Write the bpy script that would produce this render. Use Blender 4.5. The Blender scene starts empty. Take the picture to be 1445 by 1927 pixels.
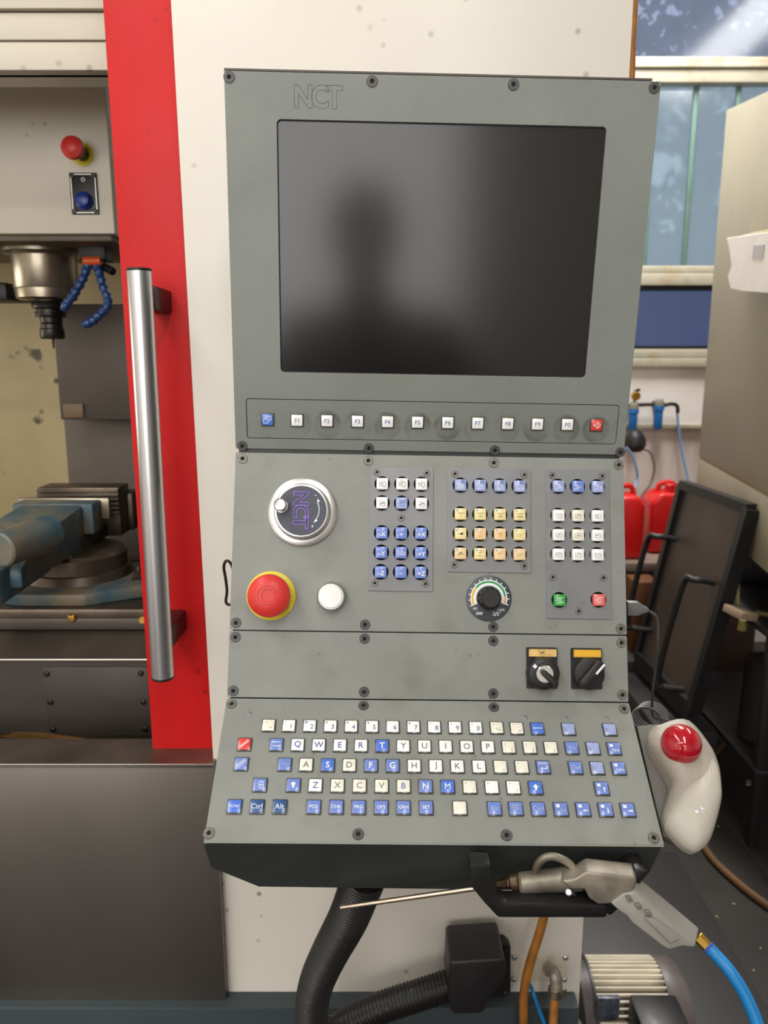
import bpy, bmesh, math, random
from mathutils import Vector, Matrix
random.seed(7)
S = bpy.context.scene
COL = S.collection
PI = math.pi
# ---------------------------------------------------------------- camera
FPX = 1450.0; TH = math.atan(.2); CZ = 1.5; CXP, CYP = 722.5, 963.5
cam = bpy.data.cameras.new('camera'); camo = bpy.data.objects.new('camera', cam); COL.objects.link(camo)
cam.sensor_fit = 'VERTICAL'; cam.sensor_height = 36; cam.sensor_width = 27
cam.lens = 36 * FPX / 1927; cam.clip_start = .01
camo.location = (0, 0, CZ); camo.rotation_euler = (PI / 2 - TH, 0, 0)
cam.dof.use_dof = True; cam.dof.focus_distance = .76; cam.dof.aperture_fstop = 9.0
S.camera = camo
# ---------------------------------------------------------------- world, exposure, lights
S.view_settings.view_transform = 'Standard'; S.view_settings.look = 'None'
S.view_settings.gamma = 1; S.view_settings.use_curve_mapping = False
S.view_settings.exposure = -0.06
W = bpy.data.worlds.new('world'); S.world = W; W.use_nodes = True
bg = W.node_tree.nodes['Background']; bg.inputs[0].default_value = (.9, .95, 1, 1); bg.inputs[1].default_value = 2.5

def area(name, loc, sx, sy, power, color, rot=(0, 0, 0)):
    l = bpy.data.lights.new(name, 'AREA'); l.shape = 'RECTANGLE'; l.size = sx; l.size_y = sy
    l.energy = power; l.color = color
    o = bpy.data.objects.new(name, l); COL.objects.link(o); o.location = loc; o.rotation_euler = rot
    return o
WARM = (1, .98, .945)
area('tube_and_fill_light', (-1.4, -.3, 3.55), .35, 2.6, 40, WARM)
area('tube_and_fill_light', (.4, -1.6, 3.55), .35, 2.6, 42, WARM)
area('tube_and_fill_light', (2.3, 2.3, 3.55), .35, 2.2, 40, WARM)
area('tube_and_fill_light', (.95, 3.0, 3.55), .35, 1.4, 92, WARM)  # added fill, placed to brighten the right-hand wall and cabinet
area('tube_and_fill_light', (-1.6, -2.6, 3.55), 2.4, .35, 46, WARM)
area('added_rear_fill', (-.9, -3.8, 1.9), 3.0, 1.9, 80, (1, .98, .96), (math.radians(90), 0, 0))  # added fill from behind the camera for upright surfaces; no window built there
area('added_interior_fill', (-1.7, 1.5, 1.45), .3, .5, 3.6, (1, .92, .8), (0, math.radians(-90), 0))  # unseen lamp added to brighten the machine interior

# ---------------------------------------------------------------- helpers
def lin(c): return tuple(((v / 255 + .055) / 1.055) ** 2.4 if v / 255 > .04045 else v / 255 / 12.92 for v in c[:3]) + (1,)

def mat(name, c, rough=.5, metal=0., var=0., vscale=8., bump=0., bscale=200., specks=0., sscale=25., speckc=(60, 50, 35),
        dirt=0., dirtc=(60, 50, 38), dscale=4., stretch=(1, 1, 1), spec=.5, coat=0., dlo=.52):
    m = bpy.data.materials.new(name); m.use_nodes = True; nt = m.node_tree; N = nt.nodes; L = nt.links
    b = N['Principled BSDF']; b.inputs['Roughness'].default_value = rough; b.inputs['Metallic'].default_value = metal
    b.inputs['Specular IOR Level'].default_value = spec; b.inputs['Coat Weight'].default_value = coat
    b.inputs['Base Color'].default_value = lin(c); cur = None
    tc = N.new('ShaderNodeTexCoord'); mp = N.new('ShaderNodeMapping'); mp.inputs['Scale'].default_value = stretch
    L.new(tc.outputs['Object'], mp.inputs[0])
    def mix(fac, cola, colb):
        x = N.new('ShaderNodeMix'); x.data_type = 'RGBA'
        L.new(fac, x.inputs[0])
        if hasattr(cola, 'node'): L.new(cola, x.inputs[6])
        else: x.inputs[6].default_value = cola
        if hasattr(colb, 'node'): L.new(colb, x.inputs[7])
        else: x.inputs[7].default_value = colb
        return x.outputs[2]
    def noise(scale, detail=5, off=0.):
        n = N.new('ShaderNodeTexNoise'); n.inputs['Scale'].default_value = scale; n.inputs['Detail'].default_value = detail
        n.noise_dimensions = '4D'; n.inputs['W'].default_value = off
        L.new(mp.outputs[0], n.inputs['Vector']); return n.outputs[0]
    def ramp(v, lo, hi, amt=1.):
        r = N.new('ShaderNodeMapRange'); r.inputs[1].default_value = lo; r.inputs[2].default_value = hi; r.inputs[4].default_value = amt
        L.new(v, r.inputs[0]); return r.outputs[0]
    cur = lin(c)
    if var:
        d = tuple(max(0, v * (1 - var)) for v in c)
        e = tuple(min(255, v * (1 + var * .5)) for v in c)
        cur = mix(ramp(noise(vscale), .3, .7), lin(d), lin(e))
    if dirt:
        cur = mix(ramp(noise(dscale, 8, 3.), dlo, dlo + .26 if dlo < .6 else dlo + .03, dirt), cur, lin(dirtc))
    if specks:
        v = N.new('ShaderNodeTexVoronoi'); v.inputs['Scale'].default_value = sscale; L.new(mp.outputs[0], v.inputs['Vector'])
        s = ramp(v.outputs['Distance'], .16, .05)
        k = N.new('ShaderNodeMath'); k.operation = 'MULTIPLY'; L.new(s, k.inputs[0]); L.new(ramp(noise(sscale * .23, 3, 7.), .52, .6, specks), k.inputs[1])
        cur = mix(k.outputs[0], cur, lin(speckc))
    if hasattr(cur, 'node'): L.new(cur, b.inputs['Base Color'])
    if bump:
        bp = N.new('ShaderNodeBump'); bp.inputs['Strength'].default_value = bump; bp.inputs['Distance'].default_value = .001
        L.new(noise(bscale, 3, 1.), bp.inputs['Height']); L.new(bp.outputs[0], b.inputs['Normal'])
    if metal > .5 or var:
        L.new(ramp(noise(vscale * 2, 4, 5.), .2, .8), (r2 := N.new('ShaderNodeMapRange')).inputs[0])
        r2.inputs[3].default_value = max(.03, rough - .07); r2.inputs[4].default_value = rough + .1
        L.new(r2.outputs[0], b.inputs['Roughness'])
    return m

def setp(o, label=None, cat=None, group=None, kind=None):
    if label: o['label'] = label
    if cat: o['category'] = cat
    if group: o['group'] = group
    if kind: o['kind'] = kind
    return o

def thing(name, label, cat, loc=(0, 0, 0), group=None):
    o = bpy.data.objects.new(name, None); COL.objects.link(o); o.location = loc; o.empty_display_size = .05
    return setp(o, label, cat, group)

def root_of(o):
    while o.parent: o = o.parent
    return o

def link_mesh(name, me, m, parent=None, M=None):
    o = bpy.data.objects.new(name, me); COL.objects.link(o)
    if m and not me.materials: me.materials.append(m)
    if parent: o.parent = parent
    if M is not None: o.matrix_basis = M
    return o

def finish_mesh(me, angle=35):
    for p in me.polygons: p.use_smooth = True
    me.set_sharp_from_angle(angle=math.radians(angle))
    return me

def frame(p0, p1):
    z = (Vector(p1) - Vector(p0)); l = z.length; z.normalize()
    a = Vector((0, 0, 1)) if abs(z.z) < .95 else Vector((1, 0, 0))
    x = a.cross(z).normalized(); y = z.cross(x)
    return Matrix((x, y, z)).transposed().to_4x4(), l

def smooth(pts, n=8):
    P = [Vector(p) for p in pts]; P = [P[0] * 2 - P[1]] + P + [P[-1] * 2 - P[-2]]; out = []
    for i in range(1, len(P) - 2):
        a, b, c, d = P[i - 1:i + 3]
        for k in range(n):
            t = k / n
            out.append(.5 * ((2 * b) + (c - a) * t + (2 * a - 5 * b + 4 * c - d) * t * t + (3 * b - a - 3 * c + d) * t ** 3))
    out.append(P[-2]); return out

class G:
    """collects simple shapes into one mesh"""
    def __init__(s): s.bm = bmesh.new()
    def box(s, c, size, M=None, bev=0., seg=2):
        t = bmesh.new(); bmesh.ops.create_cube(t, size=1); bmesh.ops.scale(t, vec=Vector(size), verts=t.verts)
        if bev: bmesh.ops.bevel(t, geom=t.edges[:], offset=bev, segments=seg, profile=.5, affect='EDGES')
        if M is not None: bmesh.ops.transform(t, matrix=M, verts=t.verts)
        bmesh.ops.translate(t, vec=Vector(c), verts=t.verts); return s.add(t)
    def add(s, t, M=None):
        if M is not None: bmesh.ops.transform(t, matrix=M, verts=t.verts)
        me = bpy.data.meshes.new('t'); t.to_mesh(me); t.free(); s.bm.from_mesh(me); bpy.data.meshes.remove(me); return s
    def lathe(s, prof, M=None, seg=32):
        t = bmesh.new(); rings = []
        for r, z in prof:
            if r < 1e-6: rings.append([t.verts.new((0, 0, z))])
            else: rings.append([t.verts.new((r * math.cos(2 * PI * k / seg), r * math.sin(2 * PI * k / seg), z)) for k in range(seg)])
        for a, b in zip(rings, rings[1:]):
            for k in range(seg):
                q = (k + 1) % seg
                if len(a) == 1 and len(b) == 1: continue
                if len(a) == 1: t.faces.new((a[0], b[k], b[q]))
                elif len(b) == 1: t.faces.new((a[k], a[q], b[0]))
                else: t.faces.new((a[k], a[q], b[q], b[k]))
        bmesh.ops.recalc_face_normals(t, faces=t.faces); return s.add(t, M)
    def cyl(s, p0, p1, r0, r1=None, seg=24, bev=0.):
        r1 = r0 if r1 is None else r1; M, l = frame(p0, p1); M.translation = Vector(p0)
        pr = [(0, 0), (r0 - bev, 0)] + ([(r0, bev)] if bev else []) + ([(r1, l - bev)] if bev else []) + [(r1 - bev, l), (0, l)]
        return s.lathe(pr, M, seg)
    def tube(s, pts, r, seg=12, rad=None, cap=True, sect=None):
        P = [Vector(p) for p in pts]; t = bmesh.new(); rings = []; n = len(P)
        T = [(P[min(i + 1, n - 1)] - P[max(i - 1, 0)]).normalized() for i in range(n)]
        a = Vector((0, 0, 1)) if abs(T[0].z) < .9 else Vector((1, 0, 0))
        x = (a - T[0] * a.dot(T[0])).normalized()
        for i in range(n):
            x = (x - T[i] * x.dot(T[i])).normalized(); y = T[i].cross(x)
            rr = rad(i) if rad else r
            if sect: rings.append([t.verts.new(P[i] + x * u + y * v) for u, v in sect])
            else: rings.append([t.verts.new(P[i] + x * (rr * math.cos(2 * PI * k / seg)) + y * (rr * math.sin(2 * PI * k / seg))) for k in range(seg)])
        sg = len(rings[0])
        for A, B in zip(rings, rings[1:]):
            for k in range(sg): t.faces.new((A[k], A[(k + 1) % sg], B[(k + 1) % sg], B[k]))
        if cap: t.faces.new(rings[0][::-1]); t.faces.new(rings[-1])
        bmesh.ops.recalc_face_normals(t, faces=t.faces); return s.add(t)
    def prism(s, pts, vec, bev=0., seg=2):
        t = bmesh.new(); v = [t.verts.new(p) for p in pts]; w = [t.verts.new(Vector(p) + Vector(vec)) for p in pts]; n = len(v)
        t.faces.new(v); t.faces.new(w[::-1])
        for i in range(n): t.faces.new((v[i], w[i], w[(i + 1) % n], v[(i + 1) % n]))
        bmesh.ops.recalc_face_normals(t, faces=t.faces)
        if bev: bmesh.ops.bevel(t, geom=t.edges[:], offset=bev, segments=seg, profile=.5, affect='EDGES', clamp_overlap=True)
        return s.add(t)
    def sphere(s, c, r, sc=(1, 1, 1), seg=24, M=None):
        t = bmesh.new(); bmesh.ops.create_uvsphere(t, u_segments=seg, v_segments=seg // 2, radius=r)
        bmesh.ops.scale(t, vec=Vector(sc), verts=t.verts)
        if M is not None: bmesh.ops.transform(t, matrix=M, verts=t.verts)
        bmesh.ops.translate(t, vec=Vector(c), verts=t.verts); return s.add(t)
    def torus(s, R, r, M=None, a0=0, a1=2 * PI, seg=40, rs=10):
        full = abs(a1 - a0 - 2 * PI) < 1e-4
        pts = [(R * math.cos(a0 + (a1 - a0) * k / seg), R * math.sin(a0 + (a1 - a0) * k / seg), 0) for k in range(seg + 1)]
        if M is not None: pts = [M @ Vector(p) for p in pts]
        return s.tube(pts, r, rs, cap=not full)
    def mesh(s, name, angle=35):
        me = bpy.data.meshes.new(name); s.bm.to_mesh(me); s.bm.free(); return finish_mesh(me, angle)
    def out(s, name, m, parent=None, M=None, world=True, angle=35):
        """world=True: the shape is in world coordinates (parent root is an unrotated Empty)"""
        if parent and world and M is None:
            bmesh.ops.translate(s.bm, vec=-root_of(parent).location, verts=s.bm.verts)
        return link_mesh(name, s.mesh(name, angle), m, parent, M)

def flat_mesh(name, loops, z0=0., z1=.001, bev=0.):
    """solid plate from 2D loops (even-odd: inner loops are holes), between z0 and z1"""
    c = bpy.data.curves.new(name, 'CURVE'); c.dimensions = '2D'; c.fill_mode = 'BOTH'
    c.extrude = (z1 - z0) / 2 - bev; c.bevel_depth = bev; c.bevel_resolution = 1; c.offset = -bev
    for lp in loops:
        sp = c.splines.new('POLY'); sp.points.add(len(lp) - 1); sp.use_cyclic_u = True
        for p, q in zip(sp.points, lp): p.co = (q[0], q[1], 0, 1)
    o = bpy.data.objects.new('t', c); me = bpy.data.meshes.new_from_object(o)
    bpy.data.objects.remove(o); bpy.data.curves.remove(c)
    for v in me.vertices: v.co.z += (z0 + z1) / 2
    me.materials.clear(); me.name = name
    return finish_mesh(me)

TXT = {}
def text_mesh(body, size, z=0., depth=.0002, bold=0., spacing=1., outline=0., rot=0., off=(0, 0), sx=1., fit=None):
    key = (body, size, z, bold, spacing, outline, rot, off, sx, fit)
    if key in TXT: return TXT[key]
    c = bpy.data.curves.new('legend', 'FONT'); c.body = body; c.size = size; c.align_x = 'CENTER'; c.align_y = 'CENTER'
    c.space_character = spacing; c.offset = bold; c.resolution_u = 3
    if outline: c.fill_mode = 'NONE'; c.bevel_depth = outline; c.bevel_resolution = 0
    else: c.extrude = depth / 2
    o = bpy.data.objects.new('t', c); me = bpy.data.meshes.new_from_object(o); bpy.data.objects.remove(o)
    me.materials.clear(); me.name = 'legend'
    if me.vertices:
        xs = [v.co.x for v in me.vertices]; ys = [v.co.y for v in me.vertices]
        mx, my = (min(xs) + max(xs)) / 2, (min(ys) + max(ys)) / 2; ca, sa = math.cos(rot), math.sin(rot)
        sy = 1.
        if fit: sx = fit[0] / (max(xs) - min(xs)); sy = fit[1] / (max(ys) - min(ys))
        for v in me.vertices:
            x, y = (v.co.x - mx) * sx, (v.co.y - my) * sy; v.co.x = x * ca - y * sa + off[0]; v.co.y = x * sa + y * ca + off[1]; v.co.z += z
    TXT[key] = me; return me

def join_meshes(name, ms):
    b = bmesh.new()
    for m in ms: b.from_mesh(m)
    me = bpy.data.meshes.new(name); b.to_mesh(me); b.free(); return me

def strokes_mesh(lines, w, z=0., depth=.0002, sc=1., off=(0, 0)):
    """thin flat ribbons along 2D polylines"""
    b = bmesh.new()
    for ln in lines:
        for (x0, y0), (x1, y1) in zip(ln, ln[1:]):
            a = Vector((x0 * sc + off[0], y0 * sc + off[1])); c = Vector((x1 * sc + off[0], y1 * sc + off[1])); d = c - a
            if d.length < 1e-7: continue
            d.normalize(); n = Vector((-d.y, d.x)) * w / 2; a -= d * w * .4; c += d * w * .4
            q = [a + n, a - n, c - n, c + n]
            lo = [b.verts.new((p.x, p.y, z)) for p in q]; hi = [b.verts.new((p.x, p.y, z + depth)) for p in q]
            b.faces.new(hi)
            for i in range(4): b.faces.new((lo[i], lo[(i + 1) % 4], hi[(i + 1) % 4], hi[i]))
    bmesh.ops.recalc_face_normals(b, faces=b.faces)
    me = bpy.data.meshes.new('legend'); b.to_mesh(me); b.free(); return me

def polys_mesh(polys, z=0., depth=.0002, sc=1., off=(0, 0)):
    b = bmesh.new()
    for pl in polys:
        lo = [b.verts.new((x * sc + off[0], y * sc + off[1], z)) for x, y in pl]
        hi = [b.verts.new((x * sc + off[0], y * sc + off[1], z + depth)) for x, y in pl]; n = len(pl)
        b.faces.new(hi)
        for i in range(n): b.faces.new((lo[i], lo[(i + 1) % n], hi[(i + 1) % n], hi[i]))
    bmesh.ops.recalc_face_normals(b, faces=b.faces)
    me = bpy.data.meshes.new('legend'); b.to_mesh(me); b.free(); return me

def rrect(x0, y0, x1, y1, r, n=4):
    out = []
    for cx, cy, a in ((x1 - r, y1 - r, 0), (x0 + r, y1 - r, 90), (x0 + r, y0 + r, 180), (x1 - r, y0 + r, 270)):
        for k in range(n + 1):
            t = math.radians(a + 90 * k / n); out.append((cx + r * math.cos(t), cy + r * math.sin(t)))
    return out
def circ(x, y, r, n=28): return [(x + r * math.cos(2 * PI * k / n), y + r * math.sin(2 * PI * k / n)) for k in range(n)]
def arc(x, y, r, a0, a1, n=12): return [(x + r * math.cos(math.radians(a0 + (a1 - a0) * k / n)), y + r * math.sin(math.radians(a0 + (a1 - a0) * k / n))) for k in range(n + 1)]

# measured sight lines turned into real positions in the room: point seen at (px, py) at forward distance F
def ray(px, py):
    a = (px - CXP) / FPX; b = (py - CYP) / FPX
    return Vector((a, math.cos(TH) - b * math.sin(TH), -math.sin(TH) - b * math.cos(TH)))
def at(px, py, F):
    d = ray(px, py); return Vector((0, 0, CZ)) + d * (F / d.y)
def at_z(px, py, z):
    d = ray(px, py); return Vector((0, 0, CZ)) + d * ((z - CZ) / d.z)
# ---------------------------------------------------------------- materials
cream = mat('cream_paint', (226, 220, 209), .42, var=.03, vscale=3, specks=.85, sscale=30, speckc=(105, 88, 50), bump=.15, bscale=350)
creamlow = mat('cream_paint_lower', (222, 212, 192), .45, var=.05, vscale=5, specks=.95, sscale=26, speckc=(96, 80, 40), dirt=.25, dirtc=(150, 135, 90), dscale=5, bump=.15, bscale=350)
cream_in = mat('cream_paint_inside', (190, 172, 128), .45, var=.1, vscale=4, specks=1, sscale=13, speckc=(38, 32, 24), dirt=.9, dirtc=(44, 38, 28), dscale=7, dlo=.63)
cream_hd = mat('cream_paint_header', (220, 212, 193), .4, var=.03, vscale=4, specks=.6, sscale=24, speckc=(90, 75, 50))
red = mat('red_leather_paint', (206, 26, 26), .5, spec=.35, var=.05, vscale=5, bump=.5, bscale=420, specks=.5, sscale=35, speckc=(60, 12, 10))
stainless = mat('brushed_stainless', (118, 112, 106), .42, .85, var=.14, vscale=2.5, dirt=.5, dirtc=(74, 64, 56), dscale=2.2, stretch=(1, 1, .25), specks=.6, sscale=14, speckc=(50, 42, 36))
ledgem = mat('worn_ledge_steel', (132, 118, 108), .38, .8, var=.2, vscale=12, dirt=.7, dirtc=(70, 60, 52), dscale=10)
edge_bright = mat('bright_metal_edge', (205, 200, 190), .3, .8)  # brighter metal colour for the thin ledge and guard edges
dark_in = mat('dark_grey_guard', (86, 78, 70), .4, .25, var=.12, vscale=3, dirt=.4, dirtc=(52, 46, 40), dscale=4, bump=.1, bscale=60)
dark_in2 = mat('dark_grey_guard_lower', (74, 68, 63), .45, .25, var=.1, vscale=5, specks=.5, sscale=22, speckc=(130, 120, 105))
basegrey = mat('blue_grey_paint', (58, 68, 72), .4, var=.08, vscale=4)
chrome = mat('polished_steel_tube', (214, 214, 216), .3, .92, var=.04, vscale=40, stretch=(1, 1, .05))
steel = mat('machined_steel', (170, 160, 142), .3, .95, var=.2, vscale=16, dirt=.5, dirtc=(110, 80, 40), dscale=22)
darksteel = mat('dark_tool_steel', (62, 58, 54), .35, .8, var=.2, vscale=40)
gun_al = mat('cast_aluminium', (160, 152, 138), .46, .6, var=.22, vscale=40, dirt=.8, dirtc=(92, 76, 56), dscale=34)
gun_grip = mat('pale_grey_grip', (158, 155, 148), .5, .05, var=.06, vscale=25, dirt=.25, dirtc=(130, 118, 98), dscale=20)
black = mat('black_plastic', (30, 29, 30), .42, var=.15, vscale=30)
black2 = mat('black_satin', (20, 20, 21), .5)
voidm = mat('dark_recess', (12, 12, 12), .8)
conduit = mat('black_conduit', (26, 24, 23), .38, var=.1, vscale=60, specks=.4, sscale=80, speckc=(170, 165, 150))
plate_d = mat('grey_green_paint_display', (128, 133, 127), .42, var=.05, vscale=9, bump=.35, bscale=900, dirt=.22, dirtc=(88, 84, 70), dscale=9)
plate_k = mat('grey_green_paint', (140, 143, 138), .4, var=.05, vscale=12, bump=.3, bscale=900, dirt=.45, dirtc=(108, 102, 86), dscale=22, specks=.4, sscale=70, speckc=(70, 66, 56))
plate_s = mat('grey_keypad_plate', (134, 136, 138), .38, .3, var=.04, vscale=20, dirt=.4, dirtc=(100, 92, 88), dscale=26)
body_d = mat('dark_housing_paint', (58, 63, 62), .4, var=.08, vscale=12, bump=.2, bscale=500)
edge_l = mat('worn_plate_edge', (176, 178, 168), .4)
screwm = mat('black_countersunk_screw', (84, 82, 83), .4, .2, var=.2, vscale=500)
screwl = mat('worn_countersunk_screw', (126, 122, 116), .38, .4, var=.25, vscale=500)
keyframe = mat('smoky_key_frame', (70, 70, 66), .2, spec=.6)
k_white = mat('white_key', (252, 252, 250), .3, coat=.4)
k_ivory = mat('ivory_key', (244, 240, 224), .35, coat=.3, var=.04, vscale=200)
k_blue = mat('blue_key', (118, 142, 214), .26, coat=.4, var=.05, vscale=90)
k_blue2 = mat('bright_blue_key', (86, 126, 220), .26, coat=.4)
k_dblue = mat('dark_blue_key', (56, 94, 150), .24, coat=.4, var=.2, vscale=150)
k_lblue = mat('faded_blue_key', (160, 174, 220), .26, coat=.4, var=.15, vscale=150)
k_red = mat('red_key', (228, 70, 62), .28, coat=.4)
k_pink = mat('faded_red_key', (232, 112, 104), .3, coat=.3)
k_green = mat('green_key', (58, 168, 74), .3, coat=.3, var=.15, vscale=200)
k_yel = mat('pale_yellow_key', (246, 230, 168), .3, coat=.3, var=.04, vscale=200)
k_peach = mat('pale_peach_key', (244, 214, 166), .3, coat=.3, var=.04, vscale=200)
inkb = mat('blue_ink', (70, 98, 170), .5)
inkg = mat('grey_ink', (112, 118, 134), .5)
inkd = mat('dark_ink', (52, 54, 62), .5)
inkw = mat('white_ink', (240, 243, 250), .45)
inkf = mat('faded_white_ink', (176, 188, 226), .45)
inkgreen = mat('green_ink', (80, 150, 90), .5)
inko = mat('orange_ink', (214, 150, 70), .5)
purple = mat('purple_ink', (158, 130, 222), .45)
dial_face = mat('dark_blue_grey_label', (68, 72, 86), .35)
satin = mat('satin_aluminium', (216, 215, 212), .3, .9)
estop_red = mat('emergency_red', (218, 56, 50), .38, var=.05, vscale=40)
yellow = mat('safety_yellow', (232, 214, 52), .4)
amber = mat('amber_label', (240, 184, 44), .35, coat=.4)
amber2 = mat('faded_amber_label', (236, 196, 122), .35, coat=.3, var=.1, vscale=120)
greenp = mat('green_print', (34, 158, 80), .4)
yelp = mat('yellow_print', (240, 190, 40), .4)
orgp = mat('orange_print', (240, 164, 90), .4)
white = mat('white_lens', (248, 248, 246), .3, coat=.3)
screen_m = mat('matt_display_glass', (24, 23, 23), .165, spec=.52)
visblue = mat('worn_blue_paint', (66, 96, 108), .42, var=.2, vscale=9, dirt=1, dirtc=(126, 114, 90), dscale=17, dlo=.38)
vissteel = mat('oily_steel', (104, 92, 80), .35, .7, var=.25, vscale=14, dirt=.4, dirtc=(46, 40, 34), dscale=18)
locblue = mat('blue_segment_plastic', (30, 62, 112), .32)
orange = mat('orange_plastic', (210, 84, 26), .4)
tan = mat('orange_brown_rubber', (168, 108, 40), .45, var=.2, vscale=40, dirt=.4, dirtc=(96, 60, 26), dscale=30)
tand = mat('dusty_brown_rubber', (112, 78, 40), .55, var=.2, vscale=20)
airblue = mat('bright_blue_hose', (22, 128, 196), .32, var=.06, vscale=30, specks=.3, sscale=40, speckc=(20, 50, 70))
paleblue = mat('pale_blue_tube', (110, 150, 196), .4)
brass = mat('brass', (196, 156, 74), .28, .9)
mousew = mat('warm_white_plastic', (188, 182, 170), .4, var=.03, vscale=30, dirt=.2, dirtc=(170, 158, 138), dscale=30)
mouseb = mat('beige_plastic', (160, 152, 140), .45, var=.05, vscale=30, dirt=.3, dirtc=(140, 128, 110), dscale=30)
ballred = mat('glossy_red_ball', (178, 12, 34), .12, coat=.6, var=.1, vscale=300)
cable_m = mat('grey_cable', (84, 82, 78), .45)
floor_m = mat('dark_oily_floor', (42, 37, 33), .5, var=.16, vscale=5, dirt=.5, dirtc=(34, 30, 27), dscale=2, specks=.7, sscale=9, speckc=(110, 100, 80), bump=.3, bscale=30)
wallw = mat('white_wall_paint', (244, 238, 232), .6, var=.03, vscale=3, specks=.3, sscale=8)
wallp = mat('stained_pinkish_wall', (222, 208, 200), .6, var=.06, vscale=4, dirt=.6, dirtc=(150, 132, 124), dscale=5, stretch=(3, 1, .5))
ceil_m = mat('ceiling_paint', (190, 186, 176), .7, var=.05)
framem = mat('dirty_cream_window_paint', (176, 169, 150), .5, var=.08, vscale=8, dirt=.8, dirtc=(150, 124, 78), dscale=11, specks=.7, sscale=30, speckc=(70, 58, 40))
cabm = mat('dull_cream_cabinet_paint', (150, 142, 121), .5, var=.04, vscale=2, dirt=.3, dirtc=(160, 148, 118), dscale=3, specks=.2, sscale=14)
canred = mat('red_jerrycan_plastic', (214, 24, 24), .36, var=.08, vscale=6)
boardm = mat('dark_brown_board', (76, 64, 58), .4, .1, var=.12, vscale=3, dirt=.4, dirtc=(100, 86, 74), dscale=5)
brown = mat('brown_bench_paint', (104, 82, 74), .5, var=.1)
cardb = mat('orange_brown_cardboard', (96, 56, 26), .6, var=.1)
clothb = mat('dark_clutter', (28, 26, 26), .6, var=.3, vscale=14)
filterb = mat('blue_filter_bowl', (34, 112, 186), .3)
paper = mat('white_crumpled_plastic', (228, 224, 218), .4, var=.03)
papery = mat('yellowish_paper', (226, 216, 178), .6)
finm = mat('cream_painted_fins', (240, 230, 210), .5, var=.08, vscale=30, dirt=.9, dirtc=(46, 38, 34), dscale=14, stretch=(.5, 1, 1))
bellm = mat('grey_motor_paint', (104, 96, 94), .45, .1, var=.1, vscale=14, specks=.8, sscale=24, speckc=(50, 44, 42))
leafm = mat('tree_leaves', (70, 88, 84), .6, var=.3, vscale=3)
outgrey = mat('outside_wall', (104, 118, 132), .8, var=.1)

def glass_mat(name, c, rough, tint=.75, gloss=.12):
    m = bpy.data.materials.new(name); m.use_nodes = True; nt = m.node_tree; N = nt.nodes; L = nt.links
    N.remove(N['Principled BSDF']); out = N['Material Output']
    r = N.new('ShaderNodeBsdfRefraction'); r.inputs['Roughness'].default_value = rough; r.inputs['IOR'].default_value = 1.05; r.inputs['Color'].default_value = lin(c)
    t = N.new('ShaderNodeBsdfTransparent'); t.inputs[0].default_value = lin(c)
    g = N.new('ShaderNodeBsdfGlossy'); g.inputs['Roughness'].default_value = .12
    d = N.new('ShaderNodeBsdfTranslucent'); d.inputs[0].default_value = lin(c)
    a = N.new('ShaderNodeMixShader'); a.inputs[0].default_value = tint
    L.new((r if rough else t).outputs[0], a.inputs[1]); L.new(d.outputs[0], a.inputs[2])
    b = N.new('ShaderNodeMixShader'); b.inputs[0].default_value = gloss
    L.new(a.outputs[0], b.inputs[1]); L.new(g.outputs[0], b.inputs[2]); L.new(b.outputs[0], out.inputs[0]); return m

# ---------------------------------------------------------------- setting
def structure(g, name, m, world=True):
    o = g.out(name, m); o['kind'] = 'structure'; return o
YW = 3.9
structure(G().box((1, .5, -.05), (9, 9.4, .1)), 'floor', floor_m)
structure(G().box((1, .5, 3.75), (9, 9.4, .1)), 'ceiling', ceil_m)
structure(G().box((1, -3.95, 1.85), (9, .1, 3.7)), 'wall_back', wallw)
structure(G().box((-3.25, .5, 1.85), (.1, 8.8, 3.7)), 'wall_left', wallw)
structure(G().box((5.25, .5, 1.85), (.1, 8.8, 3.7)), 'wall_right', wallw)
# front wall with the window band (left of the machine it is plain wall)
wx0 = at(1188, 600, YW).x - .14; wx1 = 4.2
zs = at(1300, 690, YW).z; zt = 3.15
structure(G().box(((wx0 - 3.2) / 2, YW + .06, 1.85), (wx0 + 3.2, .12, 3.7)).box(((wx1 + 5.2) / 2, YW + .06, 1.85), (5.2 - wx1, .12, 3.7))
          .box(((wx0 + wx1) / 2, YW + .06, (zt + 3.7) / 2), (wx1 - wx0, .12, 3.7 - zt)), 'wall_front', wallw)
zl = at(1300, 798, YW).z
structure(G().box(((wx0 + wx1) / 2, YW + .06, (zs + zl) / 2), (wx1 - wx0, .12, zs - zl)), 'wall_front_panel', wallw)
lw = structure(G().box(((wx0 + wx1) / 2, YW + .09, zl / 2), (wx1 - wx0, .12, zl - .004)), 'wall_front_lower', wallp)
structure(G().box(((wx0 + wx1) / 2, YW + .005, zl - .012), (wx1 - wx0, .03, .024), bev=.004), 'trim_1', framem)
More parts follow.
